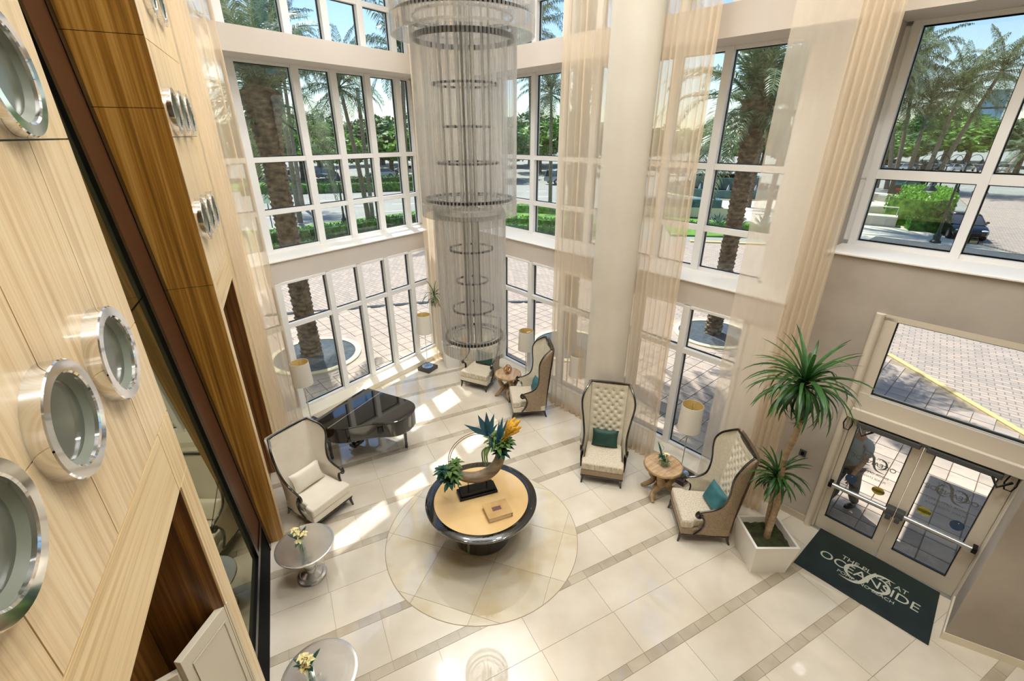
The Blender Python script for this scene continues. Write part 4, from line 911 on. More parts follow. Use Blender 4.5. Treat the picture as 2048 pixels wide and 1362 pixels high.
CONC = mat('pale_concrete', '#cfc9b9', .85, c2='#c2bcab', scale=(.5, .5, .5))
ASPH = mat('asphalt_grey', '#8f9088', .9, c2='#9c9c92', scale=(.3, .3, .3))
GRASS = mat('lawn', '#4d7a2c', .95, c2='#6b9638', scale=(1.5, 1.5, 1.5))
EARTH = mat('dark_gravel', '#38424b', .9, c2='#4a555d', scale=(9, 9, 9), bump=.4)
CURB = mat('cream_curb', '#d5cda8', .8)
YEL = mat('yellow_kerb', '#cdb57c', .85)
STUC = mat('exterior_stucco', '#cfd3ca', .9, c2='#c3c8bf', scale=(3, 3, 3), bump=.2, bscale=30)
SLATE = mat('canopy_roof', '#2b323a', .85, c2='#333b43', scale=(2, 2, 2))
TEALT = mat('teal_tile', '#3f6d6e', .4, c2='#2f5a5d', scale=(3, 3, 3))
WATER = mat('water', '#3b6268', .05, 0, .6)
PALMT = mat('palm_trunk_bark', '#4f4133', .9, c2='#8d7a63', scale=(5, 5, 9), detail=5, bump=.5)
PALMT2 = mat('palm_trunk_grey', '#8d8070', .9, c2='#6f6356', scale=(6, 6, 16), bump=.3)
FROND = leafmat('palm_frond', '#4a6443', '#8fa37a', .35, .2)
FROND2 = leafmat('coconut_frond', '#34502a', '#6f8450', .4, .25)
FROND3 = leafmat('dry_frond', '#8b7648', '#b59a66', .6, .2)
TREEL = leafmat('broad_leaf', '#3d6d24', '#86b548', .5, .3)
TREEL2 = leafmat('broad_leaf_dark', '#2d5222', '#557d35', .5, .25)
HEDGE = leafmat('hedge_leaf', '#2c5a1d', '#5f962f', .45, .25)
HEDGEB = leafmat('bright_hedge_leaf', '#3f7a1d', '#86bd3c', .45, .25)
AGAV = leafmat('agave_leaf', '#4a6a63', '#7d9a86', .5, .15)
CARB = mat('car_paint_black', '#08090b', .3, .0, .4, coat=.5)
CARW = mat('car_paint_white', '#e4e6e8', .2, 0, .6, coat=1)
CARS = mat('car_paint_silver', '#9aa3ab', .2, .5, .6, coat=1)
CARN = mat('car_paint_navy', '#27384c', .2, .3, .6, coat=1)
CARG = mat('car_glass', '#1b242b', .04, 0, .9, coat=1)
TYRE = mat('tyre_rubber', '#17181a', .8)
LAMPG = mat('head_lamp', '#dfe6ea', .1, .3)
TOWG = mat('tower_glass', '#7aa9c4', .2, .3, c2='#5d93b3', scale=(.05, .05, .3))
TOWC = mat('tower_concrete', '#9aa3a8', .8)
POST = mat('post_dark_green', '#23302e', .4, .3)
WHT = mat('line_paint', '#e6e4dc', .8)

def S(poly, z0, z1, name, m, lab=None, kind='structure'):
    return MB().prism(poly, z0, z1).build(name, m, None, smooth=False, kind=kind)
# ground sheets, each a step above the one below
S([(-150, 3), (330, 3), (330, 330), (-150, 330)], -.6, -.12, 'ground', ASPH)
gv = S([(-25, 2), (22, 2), (42, 16), (42, 24), (25.5, 25.0), (14.8, 27.4), (11.0, 28.3), (2, 29.6), (-4, 29.0), (-10, 26), (-25, 24)], -.12, -.035, 'driveway', PAVB)
S([(28, 20), (60, 22), (60, 50), (50, 54), (38, 38), (31, 30.8), (28.6, 28)], -.118, -.03, 'driveway', PAVB)
def lawn(p, z=-.02): return S(p, -.118, z, 'lawn', GRASS)
lawn([(-25, 24.2), (-10, 26.2), (-4, 29.2), (2, 29.8), (6, 29.2), (7, 45), (-5, 46), (-9.6, 39.5), (-16.5, 32.5), (-25, 30)])
lawn([(10.5, 30.5), (18, 29.5), (20, 34), (12, 38)])
lawn([(-40, 55), (-8, 62), (-6, 72), (-40, 68)])
S([(18.2, 28.0), (25.2, 26.5), (28.2, 28.5), (28.2, 33), (37, 44), (44, 52), (34, 58), (22, 50), (18, 40)], -.118, -.015, 'plaza', CONC)
S([(11, 28.2), (25.8, 25.2), (25.9, 25.5), (11.05, 28.55)], -.118, .04, 'kerb', YEL); S([(28.3, 28.3), (28.6, 28.1), (31.2, 30.8), (30.9, 31)], -.118, .05, 'kerb', YEL)
for (a, b) in (((-25, 40.5), (30, 62)), ((-25, 46), (30, 68)), ((-25, 35.8), (30, 57))):
    d = V((b[0] - a[0], b[1] - a[1])).normalized()
    for k in range(12):
        q = V(a) + d * k * 4.8; n = V((-d.y, d.x)) * .08
        tag(MB().prism([(q + n)[:], (q - n)[:], (q - n + d * 2.6)[:], (q + n + d * 2.6)[:]], -.121, -.112).build('lane_mark', WHT, smooth=False), kind='structure')
S([(60, 48), (120, 40), (120, 43), (60, 52)], -.121, -.11, 'walkway', CONC)
# near pavers, each a stone of its own
dr = MB().prism([(-6.5, 9.0), (-1.7, 13.5), (5.04, 5.8), (7.5, 3.5), (11.2, 6), (11.2, 12.2), (5.6, 14.6), (1.8, 17), (-3.4, 16.9), (-8.2, 15.7)], -.034, -.028).build('paved_forecourt', GROUT, smooth=False, kind='structure')
pvm = MB().box(.009, .391, .009, .391, -.028, -.008).mesh('paver', PAV, False)
FCP = [(-8.2, 15.7), (-3.4, 16.9), (1.8, 17), (5.6, 14.6), (11.2, 12.2), (11.2, 6), (8.0, 2.6)]
cand = []
for i in range(-30, 60):
    for j in range(-30, 60):
        p = V((0, 6, 0)) + uB * (j * .4) + oB * (i * .4); c = p + uB * .2 + oB * .2
        if (c - A0).dot(oA) < .35 and (c - A0).dot(oA) > -9 and (c - B0).dot(oB) < .25: continue
        if (c - B0).dot(oB) < .25 and (c - A0).dot(oA) < .35: continue
        if c.y < 3.5 or c.x > 11 or c.x < -8: continue
        lim = 15.7 + (c.x + 8.2) * .25 if c.x < -3.4 else (16.9 if c.x < 1.8 else (17 - (c.x - 1.8) * .63 if c.x < 5.6 else 14.6 - (c.x - 5.6) * .45))
        if c.y > lim: continue
        cand.append((c.length, p))
cand.sort(key=lambda q: q[0])
rest = MB(); an = math.atan2(uB.y, uB.x)
PM = lambda p: Matrix(((uB.x, oB.x, 0, p.x), (uB.y, oB.y, 0, p.y), (0, 0, 1, 0), (0, 0, 0, 1)))
seen = lambda p: True
for k, (d, p) in enumerate(cand):
    if k < 298: inst('paver', pvm, dr, mw=PM(p))
    else: rest.box(.009, .391, .009, .391, -.028, -.008, PM(p))
rest.build('pavers', PAVS, dr, smooth=False, fix=False, kind='stuff')
MB().prism([(-9, 15.55), (-3.4, 16.95), (1.9, 17.05), (1.9, 17.25), (-3.5, 17.15), (-9, 15.75)], -.036, -.006).build('dark_border', SLATE, dr, smooth=False)
MB().prism([(11.2, 3.0), (11.36, 3.0), (11.42, 12.4), (5.65, 14.86), (5.55, 14.7), (11.25, 12.3)], -.036, .0).build('yellow_edge', YEL, dr, smooth=False)
# dark round planters with palms
def ring_planter(x, y, r, lab):
    t = thing('ring_planter', (x, y, -.03), 0, lab, 'planter', 'round tree pits in the forecourt')
    MB().lathe([(r, 0), (r, .07), (r - .16, .075), (r - .16, 0)], 64, closed=True).build('cream_kerb', CURB, t, ang=30); MB().lathe([(.001, 0), (r - .15, 0), (r - .15, .05), (.001, .06)], 48).build('dark_gravel', EARTH, t)
    MB().lathe([(r + .30, .0), (r + .30, .028), (r, .028), (r, 0)], 64, closed=True).build('brick_ring', PAVS, t)
ring_planter(-5.85, 12.25, 1.30, 'round tree pit with dark gravel outside the left window'); ring_planter(6.65, 13.9, 1.25, 'round tree pit with dark gravel outside the right window'); ring_planter(1.75, 13.0, 1.2, 'round tree pit partly hidden behind the curtain left of the column')
# canopy over the entrance, exterior pier beside the left window
S([(FB @ V((s, y, 0))).to_2d()[:] for s, y in ((1.06, .96), (1.06, 3.65), (-9, 3.75), (-9, .96))], 4.02, 4.2, 'entrance_canopy', SLATE)
MB().box(-1.0, -.30, .95, 4.2, -.03, TOP, FA).build('exterior_pier', STUC, smooth=False, kind='structure')
# ---- palms
def frond_mesh(L, el, drop, m, n=26, ll=.5, lw=.045, hang=.5, seed=0):
    rnd = random.Random(seed); mb = MB(); x = z = 0; a = R(el); pts = []
    for i in range(n + 1): pts.append(V((x, 0, z))); x += L / n * math.cos(a); z += L / n * math.sin(a); a -= drop / n * (.4 + 1.4 * i / n)
    mb.tube([pts[0], pts[n // 3], pts[2 * n // 3], pts[n]], [.035, .024, .014, .004], 4)
    for i in range(3, n + 1):
        t = (pts[i] - pts[i - 1]).normalized(); f = i / n; l = ll * (math.sin(math.pi * min(1, .16 + f * .8)) ** .6) * rnd.uniform(.85, 1.1)
        for s in (-1, 1):
            for h in (0, .5):
                p = pts[i - 1].lerp(pts[i], h + rnd.uniform(0, .3)); d = (V((0, s, 0)) * .8 + t * .75 + V((0, 0, rnd.uniform(-.25, .25)))).normalized(); e1 = p + d * l * .55; e2 = e1 + (d * .5 + V((0, 0, -hang))).normalized() * l * .5
                w = V((t.x, 0, t.z)) * lw * .5; mb.add([p - w * .5, p + w * .5, e1 + w, e1 - w, e2], [(0, 1, 2, 3), (3, 2, 4)])
    return mb.mesh('frond', m, smooth=False, fix=False)
def frond_set(L, m, ll, hang, n=26, lw=.045, dry=FROND3):
    return [frond_mesh(L, e, d, m if e > -45 else dry, n, ll, lw, hang, i) for i, (e, d) in enumerate([(80, .7), (62, 1.2), (42, 1.5), (22, 1.6), (0, 1.4), (-25, 1.1), (-58, .5)])]
FS = {'date': frond_set(3.3, FROND, .5, .25, 34, .036), 'coco': frond_set(3.8, FROND2, .8, .9, 26, .05)}
def palm(x, y, h, lab, kind='date', top=None, r=.26, n=44, sc=1.0, seed=1, grp='palms outside the windows', spread=6.6, keep=None):
    rnd = random.Random(seed); t = thing('date_palm' if kind == 'date' else 'coconut_palm', (x, y, -.03), 0, lab, 'palm tree', grp)
    tx, ty = (top[0] - x, top[1] - y) if top else (0, 0); P = [V((tx * f ** 1.4, ty * f ** 1.4, h * f)) for f in [i / 12 for i in range(13)]]
    if kind == 'date':
        mb = MB(); nr = int(h / .13); prof = []
        for i in range(nr): z = h * i / nr; q = r * (1.12 - .12 * min(1, z / 1.0)) * (1.0 if z < h - 1.6 else 1 + .75 * ((z - h + 1.6) / 1.6) ** 1.3); prof += [(q * .96, z), (q * 1.10, z + .08)]
        prof += [(r * 1.2, h + .15), (.02, h + .45)]
        pts = []
        for k, (q, z) in enumerate(prof):
            f = min(1, z / h); row = []
            for j in range(32):
                w = 2 * math.pi * j / 32; b = q * (1 + .08 * math.sin(8 * w + (k // 2) * math.pi)); row.append((tx * f ** 1.4 + b * math.cos(w), ty * f ** 1.4 + b * math.sin(w), z))
            pts.append(row)
        mb.grid(pts, wrap=True).build('trunk', PALMT, t, fix=False, ang=20)
    else: MB().tube(P, [r * (1.15 - .5 * i / 12) for i in range(13)], 10).build('trunk', PALMT2, t)
    c = V((tx, ty, h + .15)); g = FS[kind]
    for k in range(n):
        f = k / n; i = min(6, int(f * spread + rnd.uniform(-.4, .5))); i = max(0, i); az = k * 2.39996 + rnd.uniform(-.2, .2); s_ = sc * rnd.uniform(.88, 1.08)
        if keep and math.cos(az) * keep[0] + math.sin(az) * keep[1] > .15: i = min(i, 1); s_ *= .62
        if kind != 'date' and i == 6: i = 5
        inst('frond', g[i], t, loc=c + V((0, 0, -.5 * f * (1 if kind == 'date' else .4))), rot=(rnd.uniform(-.25, .25), rnd.uniform(-.12, .12), az), sc=s_)
    return t
palm(-6.0, 12.35, 6.95, 'thick date palm in the round tree pit outside the left window', r=.25, n=64, seed=1, spread=5.6, keep=(.806, -.592))
palm(6.66, 13.95, 6.9, 'thick date palm in the round tree pit outside the right window', r=.22, n=58, seed=2, spread=5.6)
palm(1.75, 13.0, 10.2, 'date palm in the tree pit behind the curtain left of the column', r=.22, n=46, seed=9, keep=(-.753, -.658))
for k, (x, y, h, tp, lab) in enumerate([(-15.9, 35, 11.5, (-15.5, 35), 'slim coconut palm on the lawn left of the street lamp'), (-11.1, 36.1, 9.0, (-11.9, 36), 'slim coconut palm right of the street lamp on the left lawn'), (-7.4, 33.5, 10.5, (-6.8, 33), 'coconut palm above the hedge behind the chandelier'), (-19.5, 44, 13, (-19, 44), 'tall coconut palm farthest back on the left lawn'),
        (3.7, 46, 9.3, (3.4, 45), 'coconut palm by the road between chandelier and curtain'), (1.6, 38, 12.6, (1.2, 38), 'tall coconut palm whose crown shows at the top right of the chandelier'),
        (45.5, 58.3, 13.2, (43.2, 60.1), 'tallest leaning palm of the row at right, nearest the curtain'), (49.0, 61.9, 14.4, (47.8, 62.9), 'second leaning palm of the row at right'), (47.6, 58.3, 9.4, (47.5, 58.4), 'low palm in the middle of the leaning row at right'), (47.9, 56.2, 10.3, (48.5, 56.0), 'palm right of the middle in the leaning row at right'),
        (50.1, 57.2, 12.2, (52.0, 56.0), 'rightmost leaning palm of the row, next to the tower'), (45.6, 60.1, 10.0, (45.0, 60.0), 'palm at the left end of the row, half behind the mullion')]):
    palm(x, y, h, lab, 'coco', tp, .17 if k < 6 else .24, 30, 1.0 if k < 6 else 1.35, 20 + k)
palm(29.6, 60, 7.5, 'date palm behind the fountain seen right of the near palm', r=.25, n=40, sc=1.3, seed=41); palm(18.6, 34.2, 9.2, 'date palm on the plaza edge right of the near palm', r=.17, n=44, sc=1.0, seed=42)
palm(21.5, 43, 8.2, 'date palm standing left of the fountain', r=.2, n=40, sc=1.1, seed=43); palm(86, 83, 4.2, 'low date palm at the parking entrance at the right edge', r=.35, n=40, sc=1.6, seed=44)
palm(24.0, 34.5, 10.5, 'date palm rising behind the round bench at right', r=.2, n=46, sc=1.1, seed=45)
# ---- broad trees
def foliage(n, m, leaf, blobs, seed):
    rnd = random.Random(seed); mb = MB()
    for _ in range(n):
        b = rnd.choice(blobs); d = V((rnd.gauss(0, 1), rnd.gauss(0, 1), rnd.gauss(0, 1))).normalized(); p = V(b[:3]) + V((d.x * b[3], d.y * b[3], d.z * b[3] * .75)) * rnd.uniform(.78, 1.05)
        t = V((rnd.gauss(0, 1), rnd.gauss(0, 1), rnd.gauss(0, .6))).normalized(); u = t.cross(d + V((.01, .3, .2))).normalized() * leaf * .45; t = t * leaf
        mb.add([p - t * .5, p + u * .5, p + t * .5, p - u * .5], [(0, 1, 2, 3)])
    return mb.mesh('foliage', m, smooth=False, fix=False)
BL = [[(0, 0, 0, 1), (.8, .2, -.15, .75), (-.8, -.1, -.1, .8), (.1, .7, -.2, .7), (-.2, -.7, -.05, .75), (.3, -.2, .5, .7)], [(0, 0, .2, .9), (.6, -.5, -.2, .8), (-.7, .4, -.2, .75), (-.4, -.6, .1, .7), (.6, .6, .1, .7)]]
FOL = [foliage(2600, TREEL, .26, BL[0], 1), foliage(2600, TREEL2, .24, BL[1], 2), foliage(2600, TREEL, .24, BL[1], 3)]
TRM = MB().tube([(0, 0, 0), (.02, 0, .5), (0, .02, 1)], [.12, .09, .07], 8).mesh('trunk', PALMT2)
def tree(x, y, h, w, v, lab):
    t = thing('broad_tree', (x, y, -.1), 0, lab, 'tree', 'leafy trees beyond the road'); inst('trunk', TRM, t, sc=(w * .6, w * .6, h * .6)); o = inst('foliage', FOL[v], t, loc=(0, 0, h * .62), sc=(w / 1.5, w / 1.5, h * .42)); o.rotation_euler[2] = x
rt = random.Random(4)
for k in range(11): tree(-44 + k * 6.0 + rt.uniform(-1, 1), 74 + rt.uniform(-3, 6) + (k > 7) * 8, rt.uniform(7.0, 9.2), rt.uniform(5.5, 7), k % 3, 'leafy tree in the row beyond the road, number %s from the left' % ['one', 'two', 'three', 'four', 'five', 'six', 'seven', 'eight', 'nine', 'ten', 'eleven'][k])
for k in range(5): tree(-40 + k * 11, 100 + rt.uniform(0, 12), rt.uniform(10, 12), 9, 1, 'darker tree in the back row across the road, %s from the left' % ['first', 'second', 'third', 'fourth', 'fifth'][k])
for k, (x, y, h, w) in enumerate([(70, 94, 6, 6), (66, 99, 6.5, 6), (78, 103, 7, 8), (92, 112, 9, 9), (99, 107, 9.5, 9), (106, 100, 10, 10), (116, 96, 10, 10), (60, 108, 8, 8), (88, 125, 11, 11), (110, 125, 12, 12), (128, 104, 12, 12), (50, 98, 7, 7), (42, 100, 7, 7), (33, 104, 8, 8), (25, 100, 8, 8), (14, 106, 9, 9), (5, 108, 9, 9)]):
    tree(x, y, h, w, (k * 2) % 3, 'leafy tree behind the car park, %s of the line counted from the palms' % ['first', 'second', 'third', 'fourth', 'fifth', 'sixth', 'seventh', 'eighth', 'ninth', 'tenth', 'eleventh', 'twelfth', 'thirteenth', 'fourteenth', 'fifteenth', 'sixteenth', 'seventeenth'][k])
# ---- hedges
def hedge(pts, w, h, m, lab, leaf=.16, dens=130, cat='hedge', name='clipped_hedge'):
    rnd = random.Random(len(lab)); t = thing(name, pts[0] + (-.05,), 0, lab, cat); P = [V(p) - V(pts[0]) for p in pts]; core = MB(); lv = MB()
    for a, b in zip(P[:-1], P[1:]):
        d = b - a; L_ = d.length; d.normalize(); n = V((-d.y, d.x)); q = [a - n * w * .46, b - n * w * .46, b + n * w * .46, a + n * w * .46]; core.prism([p[:] for p in q], 0, h * .95)
        for _ in range(int(L_ * (w + 2 * h) * dens)):
            s = rnd.uniform(-.1, L_ + .1); f = rnd.uniform(0, w + 2 * h)
            if f < h: o, z, nn = -w / 2, f, V((-n.x, -n.y, 0))
            elif f < h + w: o, z, nn = f - h - w / 2, h, V((0, 0, 1))
            else: o, z, nn = w / 2, f - h - w, V((n.x, n.y, 0))
            p2 = a + d * s + n * (o + rnd.uniform(-.05, .05)); p = V((p2.x, p2.y, z + rnd.uniform(-.05, .09))); t_ = V((rnd.gauss(0, 1), rnd.gauss(0, 1), rnd.gauss(0, 1))).normalized(); u = t_.cross(nn + V((.1, .2, .05))).normalized() * leaf * .5; t_ *= leaf
            lv.add([p - t_ * .5, p + u * .5, p + t_ * .5, p - u * .5], [(0, 1, 2, 3)])
    core.build('core', m, t, smooth=False); lv.build('leaves', m, t, smooth=False, fix=False, kind='stuff'); return t
hedge([(-16, 25.6), (-12.2, 27.8), (-10.4, 29.4), (-8.6, 31.6), (-6.4, 33.0)], 1.1, .95, HEDGE, 'long clipped hedge outside the left window in front of the street', dens=70)
hedge([(-15.5, 24.7), (-11.9, 26.8), (-9.6, 28.8), (-5.8, 31.8)], .7, .35, HEDGE, 'low green border in front of the long hedge outside the left window', dens=70)
hedge([(-1.6, 33.3), (1.0, 32.6), (3.4, 31.6)], .9, .8, HEDGEB, 'bright clipped hedge between chandelier and curtain, upper row', dens=90); hedge([(-1.6, 31.8), (1.2, 31.2), (3.4, 30.2)], .8, .55, HEDGE, 'darker clipped hedge between chandelier and curtain, lower row', dens=90)
hedge([(0.4, 40.5), (4.0, 39.5)], .8, .6, HEDGEB, 'yellow-green shrubs on the lawn between chandelier and curtain', dens=60)
hedge([(-30, 53), (-12, 58)], 1.0, .9, HEDGE, 'clipped hedge beyond the street outside the left window', leaf=.25, dens=30); hedge([(-22, 60), (-6, 65)], 1.6, 1.2, TREEL2, 'darker hedge along the far car park outside the left window', leaf=.3, dens=22)
hedge([(28.2, 33.6), (30.5, 34.6), (34.5, 39.5), (36, 42)], 2.9, 2.0, HEDGEB, 'big bright green clipped bush behind the black car', leaf=.26, dens=48, cat='bush', name='clipped_bush'); hedge([(27.6, 32.4), (29.2, 31.6), (32, 34.8)], 1.1, .9, HEDGE, 'darker low bush in front of the big bright bush', leaf=.2, dens=70, cat='bush', name='clipped_bush')
hedge([(38.5, 45.5), (44, 50)], 2.2, 1.0, TREEL2, 'dark shrubs beside the roadside sign', leaf=.25, dens=40); hedge([(27, 44), (31, 50)], 2.0, 1.4, TREEL2, 'dark shrubs behind the round white bench', leaf=.25, dens=40)
hedge([(19.0, 28.6), (20.4, 28.2)], .9, .45, HEDGE, 'small green shrub by the canopy corner', leaf=.18, dens=90, cat='bush', name='small_shrub')
# agaves
ag = [blade(1, .12, b, 5, .35).mesh('leaf', AGAV, fix=False) for b in (.1, .3)]
for k, (x, y, s, lab) in enumerate([(14.6, 33.0, 1.1, 'spiky agave on the lawn outside the right window, leftmost'), (15.9, 32.6, .9, 'spiky agave left of the near palm trunk'), (17.3, 32.0, 1.2, 'dark spiky agave right of the near palm trunk')]):
    t = thing('agave', (x, y, -.05), 0, lab, 'plant', 'agaves on the lawn')
    for q in range(26): inst('leaf', ag[q % 2], t, loc=(0, 0, .05), rot=(0, R(-(20 + 62 * q / 26)), q * 2.39996), sc=s)
hedge([(12.6, 33.4), (19, 31.6)], .5, .35, HEDGEB, 'row of small bright plants around the agaves', leaf=.18, dens=60, cat='bush', name='low_planting')
# ---- fountain, walls, bench
ft = thing('tiered_fountain', (23.8, 54, -.02), 0, 'teal tiled tiered fountain on the plaza outside the right window', 'fountain')
MB().lathe([(.01, 0), (6.2, 0), (6.2, .9), (5.8, .9), (5.8, .6), (.01, .6)], 64).build('lower_basin', TEALT, ft); MB().lathe([(.01, .6), (3.6, .6), (3.6, 1.9), (3.3, 1.9), (3.3, 1.6), (.01, 1.6)], 64).build('upper_basin', TEALT, ft); MB().lathe([(5.79, .8), (3.6, .8)], 48).lathe([(3.3, 1.8), (.01, 1.8)], 48).build('water', WATER, ft); MB().lathe([(6.6, 0), (6.6, .12), (6.2, .12), (6.2, 0)], 64, closed=True).build('cream_kerb', CURB, ft)
for k in range(10):
    a = 2 * math.pi * k / 10; MB().lathe([(.16, 0), (.12, .2), (.03, .5), (.001, .55)], 8, Matrix.Translation((4.6 * math.cos(a), 4.6 * math.sin(a), .8))).build('jet', WHT, ft)
wl = thing('low_wall', (14.5, 40.2, -.02), 0, 'low teal and cream basin wall in front of the fountain', 'wall')
MB().prism([(-4, -1.6), (3.6, -3.6), (3.9, -2.6), (-3.7, -.6)], 0, .75).build('cream_base', CURB, wl, smooth=False); MB().prism([(-4, -1.4), (2.0, -3.0), (2.3, -1.6), (-3.7, 0)], .75, 1.35).build('teal_tier', TEALT, wl, smooth=False)
bn = thing('round_bench', (31.5, 45.2, -.015), 0, 'curved white concrete bench on the plaza', 'bench')
def arcband(r0, r1, a0, a1, n=28): return [(r1 * math.cos(R(a0 + (a1 - a0) * i / n)), r1 * math.sin(R(a0 + (a1 - a0) * i / n))) for i in range(n + 1)] + [(r0 * math.cos(R(a1 - (a1 - a0) * i / n)), r0 * math.sin(R(a1 - (a1 - a0) * i / n))) for i in range(n + 1)]
SB = MB(); A_ = arcband(5.6, 6.7, -160, 40); n2 = len(A_) // 2
for i in range(n2 - 1):
    q = [A_[i], A_[i + 1], A_[2 * n2 - 2 - i], A_[2 * n2 - 1 - i]]; SB.prism(q, 0, .65)
SB.build('curved_seat', CONC, bn, smooth=False)
bxw = thing('white_planter_box', (26.6, 34.3, -.015), R(-38), 'low pale concrete box with a rail in front of the curved bench', 'planter'); MB().box(-1.3, 1.3, -.6, .6, 0, .7).build('box', CONC, bxw, smooth=False); MB().tube([(-1.2, 0, .7), (-1.2, 0, 1.3), (1.2, 0, 1.3), (1.2, 0, .7)], .04, 6).build('rail', WHT, bxw)
for k in range(3):
    t = thing('concrete_block', (35.5 + k * 1.5, 47.6 - k * .4, -.015), R(20), 'pale concrete block behind the bush, %s' % ['left', 'middle', 'right'][k], 'block', 'pale blocks behind the bush'); MB().box(-.5, .5, -.4, .4, 0, .6).build('block', CONC, t, smooth=False, bevel=.03)
sg = thing('roadside_sign', (41.0, 49.9, -.02), R(-40), 'dark roadside sign with teal and red panels in front of the palms', 'sign')
MB().box(-1.4, 1.4, -.15, .15, 0, 2.1).build('sign_body', BRONZE2, sg, smooth=False); MB().box(-1.0, 1.0, -.18, -.15, 1.2, 1.8).build('teal_panel', TEALT, sg, smooth=False); MB().box(-.8, .8, -.18, -.15, .75, .95).build('red_panel', RED, sg, smooth=False)
# ---- street furniture
def street_lamp(x, y, h, lab, arms=1):
    t = thing('street_lamp', (x, y, -.03), R(-35), lab, 'street lamp', 'dark green street lamps')
    MB().lathe([(.001, 0), (.28, 0), (.28, .12), (.18, .2), (.2, .45), (.1, .6), (.075, .9), (.06, h)], 16).build('post', POST, t)
    for s in ([1] if arms == 1 else [-1, 1]):
        r = .55; c = (s * r, 0, h) if arms > 1 else (0, 0, h + .2)
        if arms > 1: MB().tube([(s * (r - r * math.cos(R(a))), 0, h - .1 + r * math.sin(R(a)) * 1.1) for a in range(0, 181, 15)], .03, 6).build('curved_arm', POST, t); c = (s * 2 * r, 0, h - .2)
        MB().lathe([(.02, .28), (.1, .2), (.16, .02), (.36, -.16), (.37, -.2), (.3, -.2)], 20, Matrix.Translation(c)).build('bell_shade', POST, t); MB().ball((c[0], c[1], c[2] - .2), (.2, .2, .13), 12, 8).build('globe', LAMPG, t)
    if arms == 1: MB().tube([(0, 0, h), (0, 0, h + .9)], .02, 6).ball((0, 0, h + .9), .06, 8, 5).build('finial', POST, t)
street_lamp(-12.2, 33.9, 3.1, 'dark street lamp on the lawn seen through the left window')
street_lamp(25.9, 28.0, 3.4, 'near double-armed street lamp beside the black car', 2)
for k, (x, y) in enumerate([(45.0, 52.2), (47.2, 53.0), (49.5, 53.2)]): street_lamp(x, y, 3.6, 'double-armed street lamp by the road, %s of the far three' % ['left', 'middle', 'right'][k], 2)
for k, (x, y, z, lab) in enumerate([(-17.0, 32.9, 2.3, 'small white street sign on a post at far left'), (-7.3, 42.5, 2.2, 'small white street sign beside the chandelier'), (43.5, 60.5, 2.6, 'small pale parking sign before the car park')]):
    t = thing('street_sign', (x, y, -.05), R(-10), lab, 'sign'); MB().tube([(0, 0, 0), (0, 0, z)], .035, 6).build('post', GREYM, t); MB().box(-.25, .25, -.05, -.03, z - .6, z).build('sign_plate', WHT, t, smooth=False, bevel=.01)
up = thing('utility_pole', (-10.6, 35.6, -.05), 0, 'grey utility pole outside the left window next to a palm', 'pole'); MB().tube([(0, 0, 0), (0, 0, 9)], [.16, .12], 10).build('pole', PALMT2, up); MB().box(-.2, .2, -.2, -.15, 1.4, 1.9).build('notice_plate', WHT, up, smooth=False)
# ---- cars
def car(x, y, rz, m, lab, suv=False, grp=None):
    t = thing('car', (x, y, -.035), rz, lab, 'car', grp); h = 1.0 if not suv else 1.12
    st_ = [(-2.3, .42, .62, .78), (-2.2, .3, .86, .86), (-1.5, .28, .95, .9), (-.5, .27, .93, .91), (.7, .27, .92, .91), (1.5, .28, .86, .9), (2.1, .3, .72, .84), (2.3, .4, .58, .7)]
    if suv: st_ = [(a, b, c * 1.1, d) for a, b, c, d in st_]
    P = []
    for a, zb, zt, w in st_: P.append([(a, -w * .93, zb), (a, -w, (zb + zt) / 2), (a, -w * .96, zt * .95), (a, -w * .82, zt), (a, w * .82, zt), (a, w * .96, zt * .95), (a, w, (zb + zt) / 2), (a, w * .93, zb)])
    b = MB().grid(P, wrap=True); b.add(P[0], [tuple(range(8))]); b.add(P[-1], [tuple(range(8))[::-1]]); b.build('body', m, t, ang=30)
    zr = 1.42 if not suv else 1.72; rb = -1.75 if not suv else -2.05
    g = [(rb - .1, .93, .84), (rb + .55 if not suv else rb + .15, zr - .02, .68), (-.3, zr + .02, .70), (.35, zr - .03, .68), (1.25, .90 * (1.08 if suv else 1), .82)]
    base = .88 * (1.08 if suv else 1); G = [[(a, -.86 if z < 1.1 else -w - .1, base), (a, -w, z), (a, w, z), (a, .86 if z < 1.1 else w + .1, base)] for a, z, w in g]
    MB().grid(G).build('windows', CARG, t, ang=25)
    RF = [[(a, w * s, z + .012) for s in (-1, -.5, .5, 1)] for a, z, w in g[1:4]]; MB().grid(RF).build('roof', m, t, solid=.02)
    for s in (-1, 1):
        for a in (-1.4, 1.42):
            w = MB().lathe([(.15, -.1), (.32, -.1), (.33, -.06), (.33, .06), (.32, .1), (.15, .1)], 24, Matrix.Translation((a, s * .82, .33)) @ Matrix.Rotation(R(90), 4, 'X')).build('wheel', TYRE, t); MB().lathe([(.001, -.105), (.2, -.105), (.2, .105), (.001, .105)], 14, Matrix.Translation((a, s * .82, .33)) @ Matrix.Rotation(R(90), 4, 'X')).build('rim', ALU, w)
        MB().ball((2.1, s * .6, .66), (.16, .2, .06), 10, 6).build('headlight', LAMPG, t); MB().ball((-2.2, s * .64, .78), (.08, .18, .07), 8, 5).build('tail_light', RED, t); MB().ball((.75, s * .98, 1.0), (.09, .13, .08), 8, 5).build('wing_mirror', m, t)
        MB().tube([(g[0][0], s * .84, .94), (g[1][0], s * g[1][2], g[1][1]), (g[3][0], s * g[3][2], g[3][1]), (g[4][0], s * .82, .92)], .035, 5).build('pillar', m, t)
    MB().box(2.2, 2.31, -.45, .45, .36, .52).build('grille', TYRE, t, smooth=False, bevel=.02); return t
car(29.3, 30.3, R(-118), CARB, 'black sedan parked at the kerb seen through the upper right window')
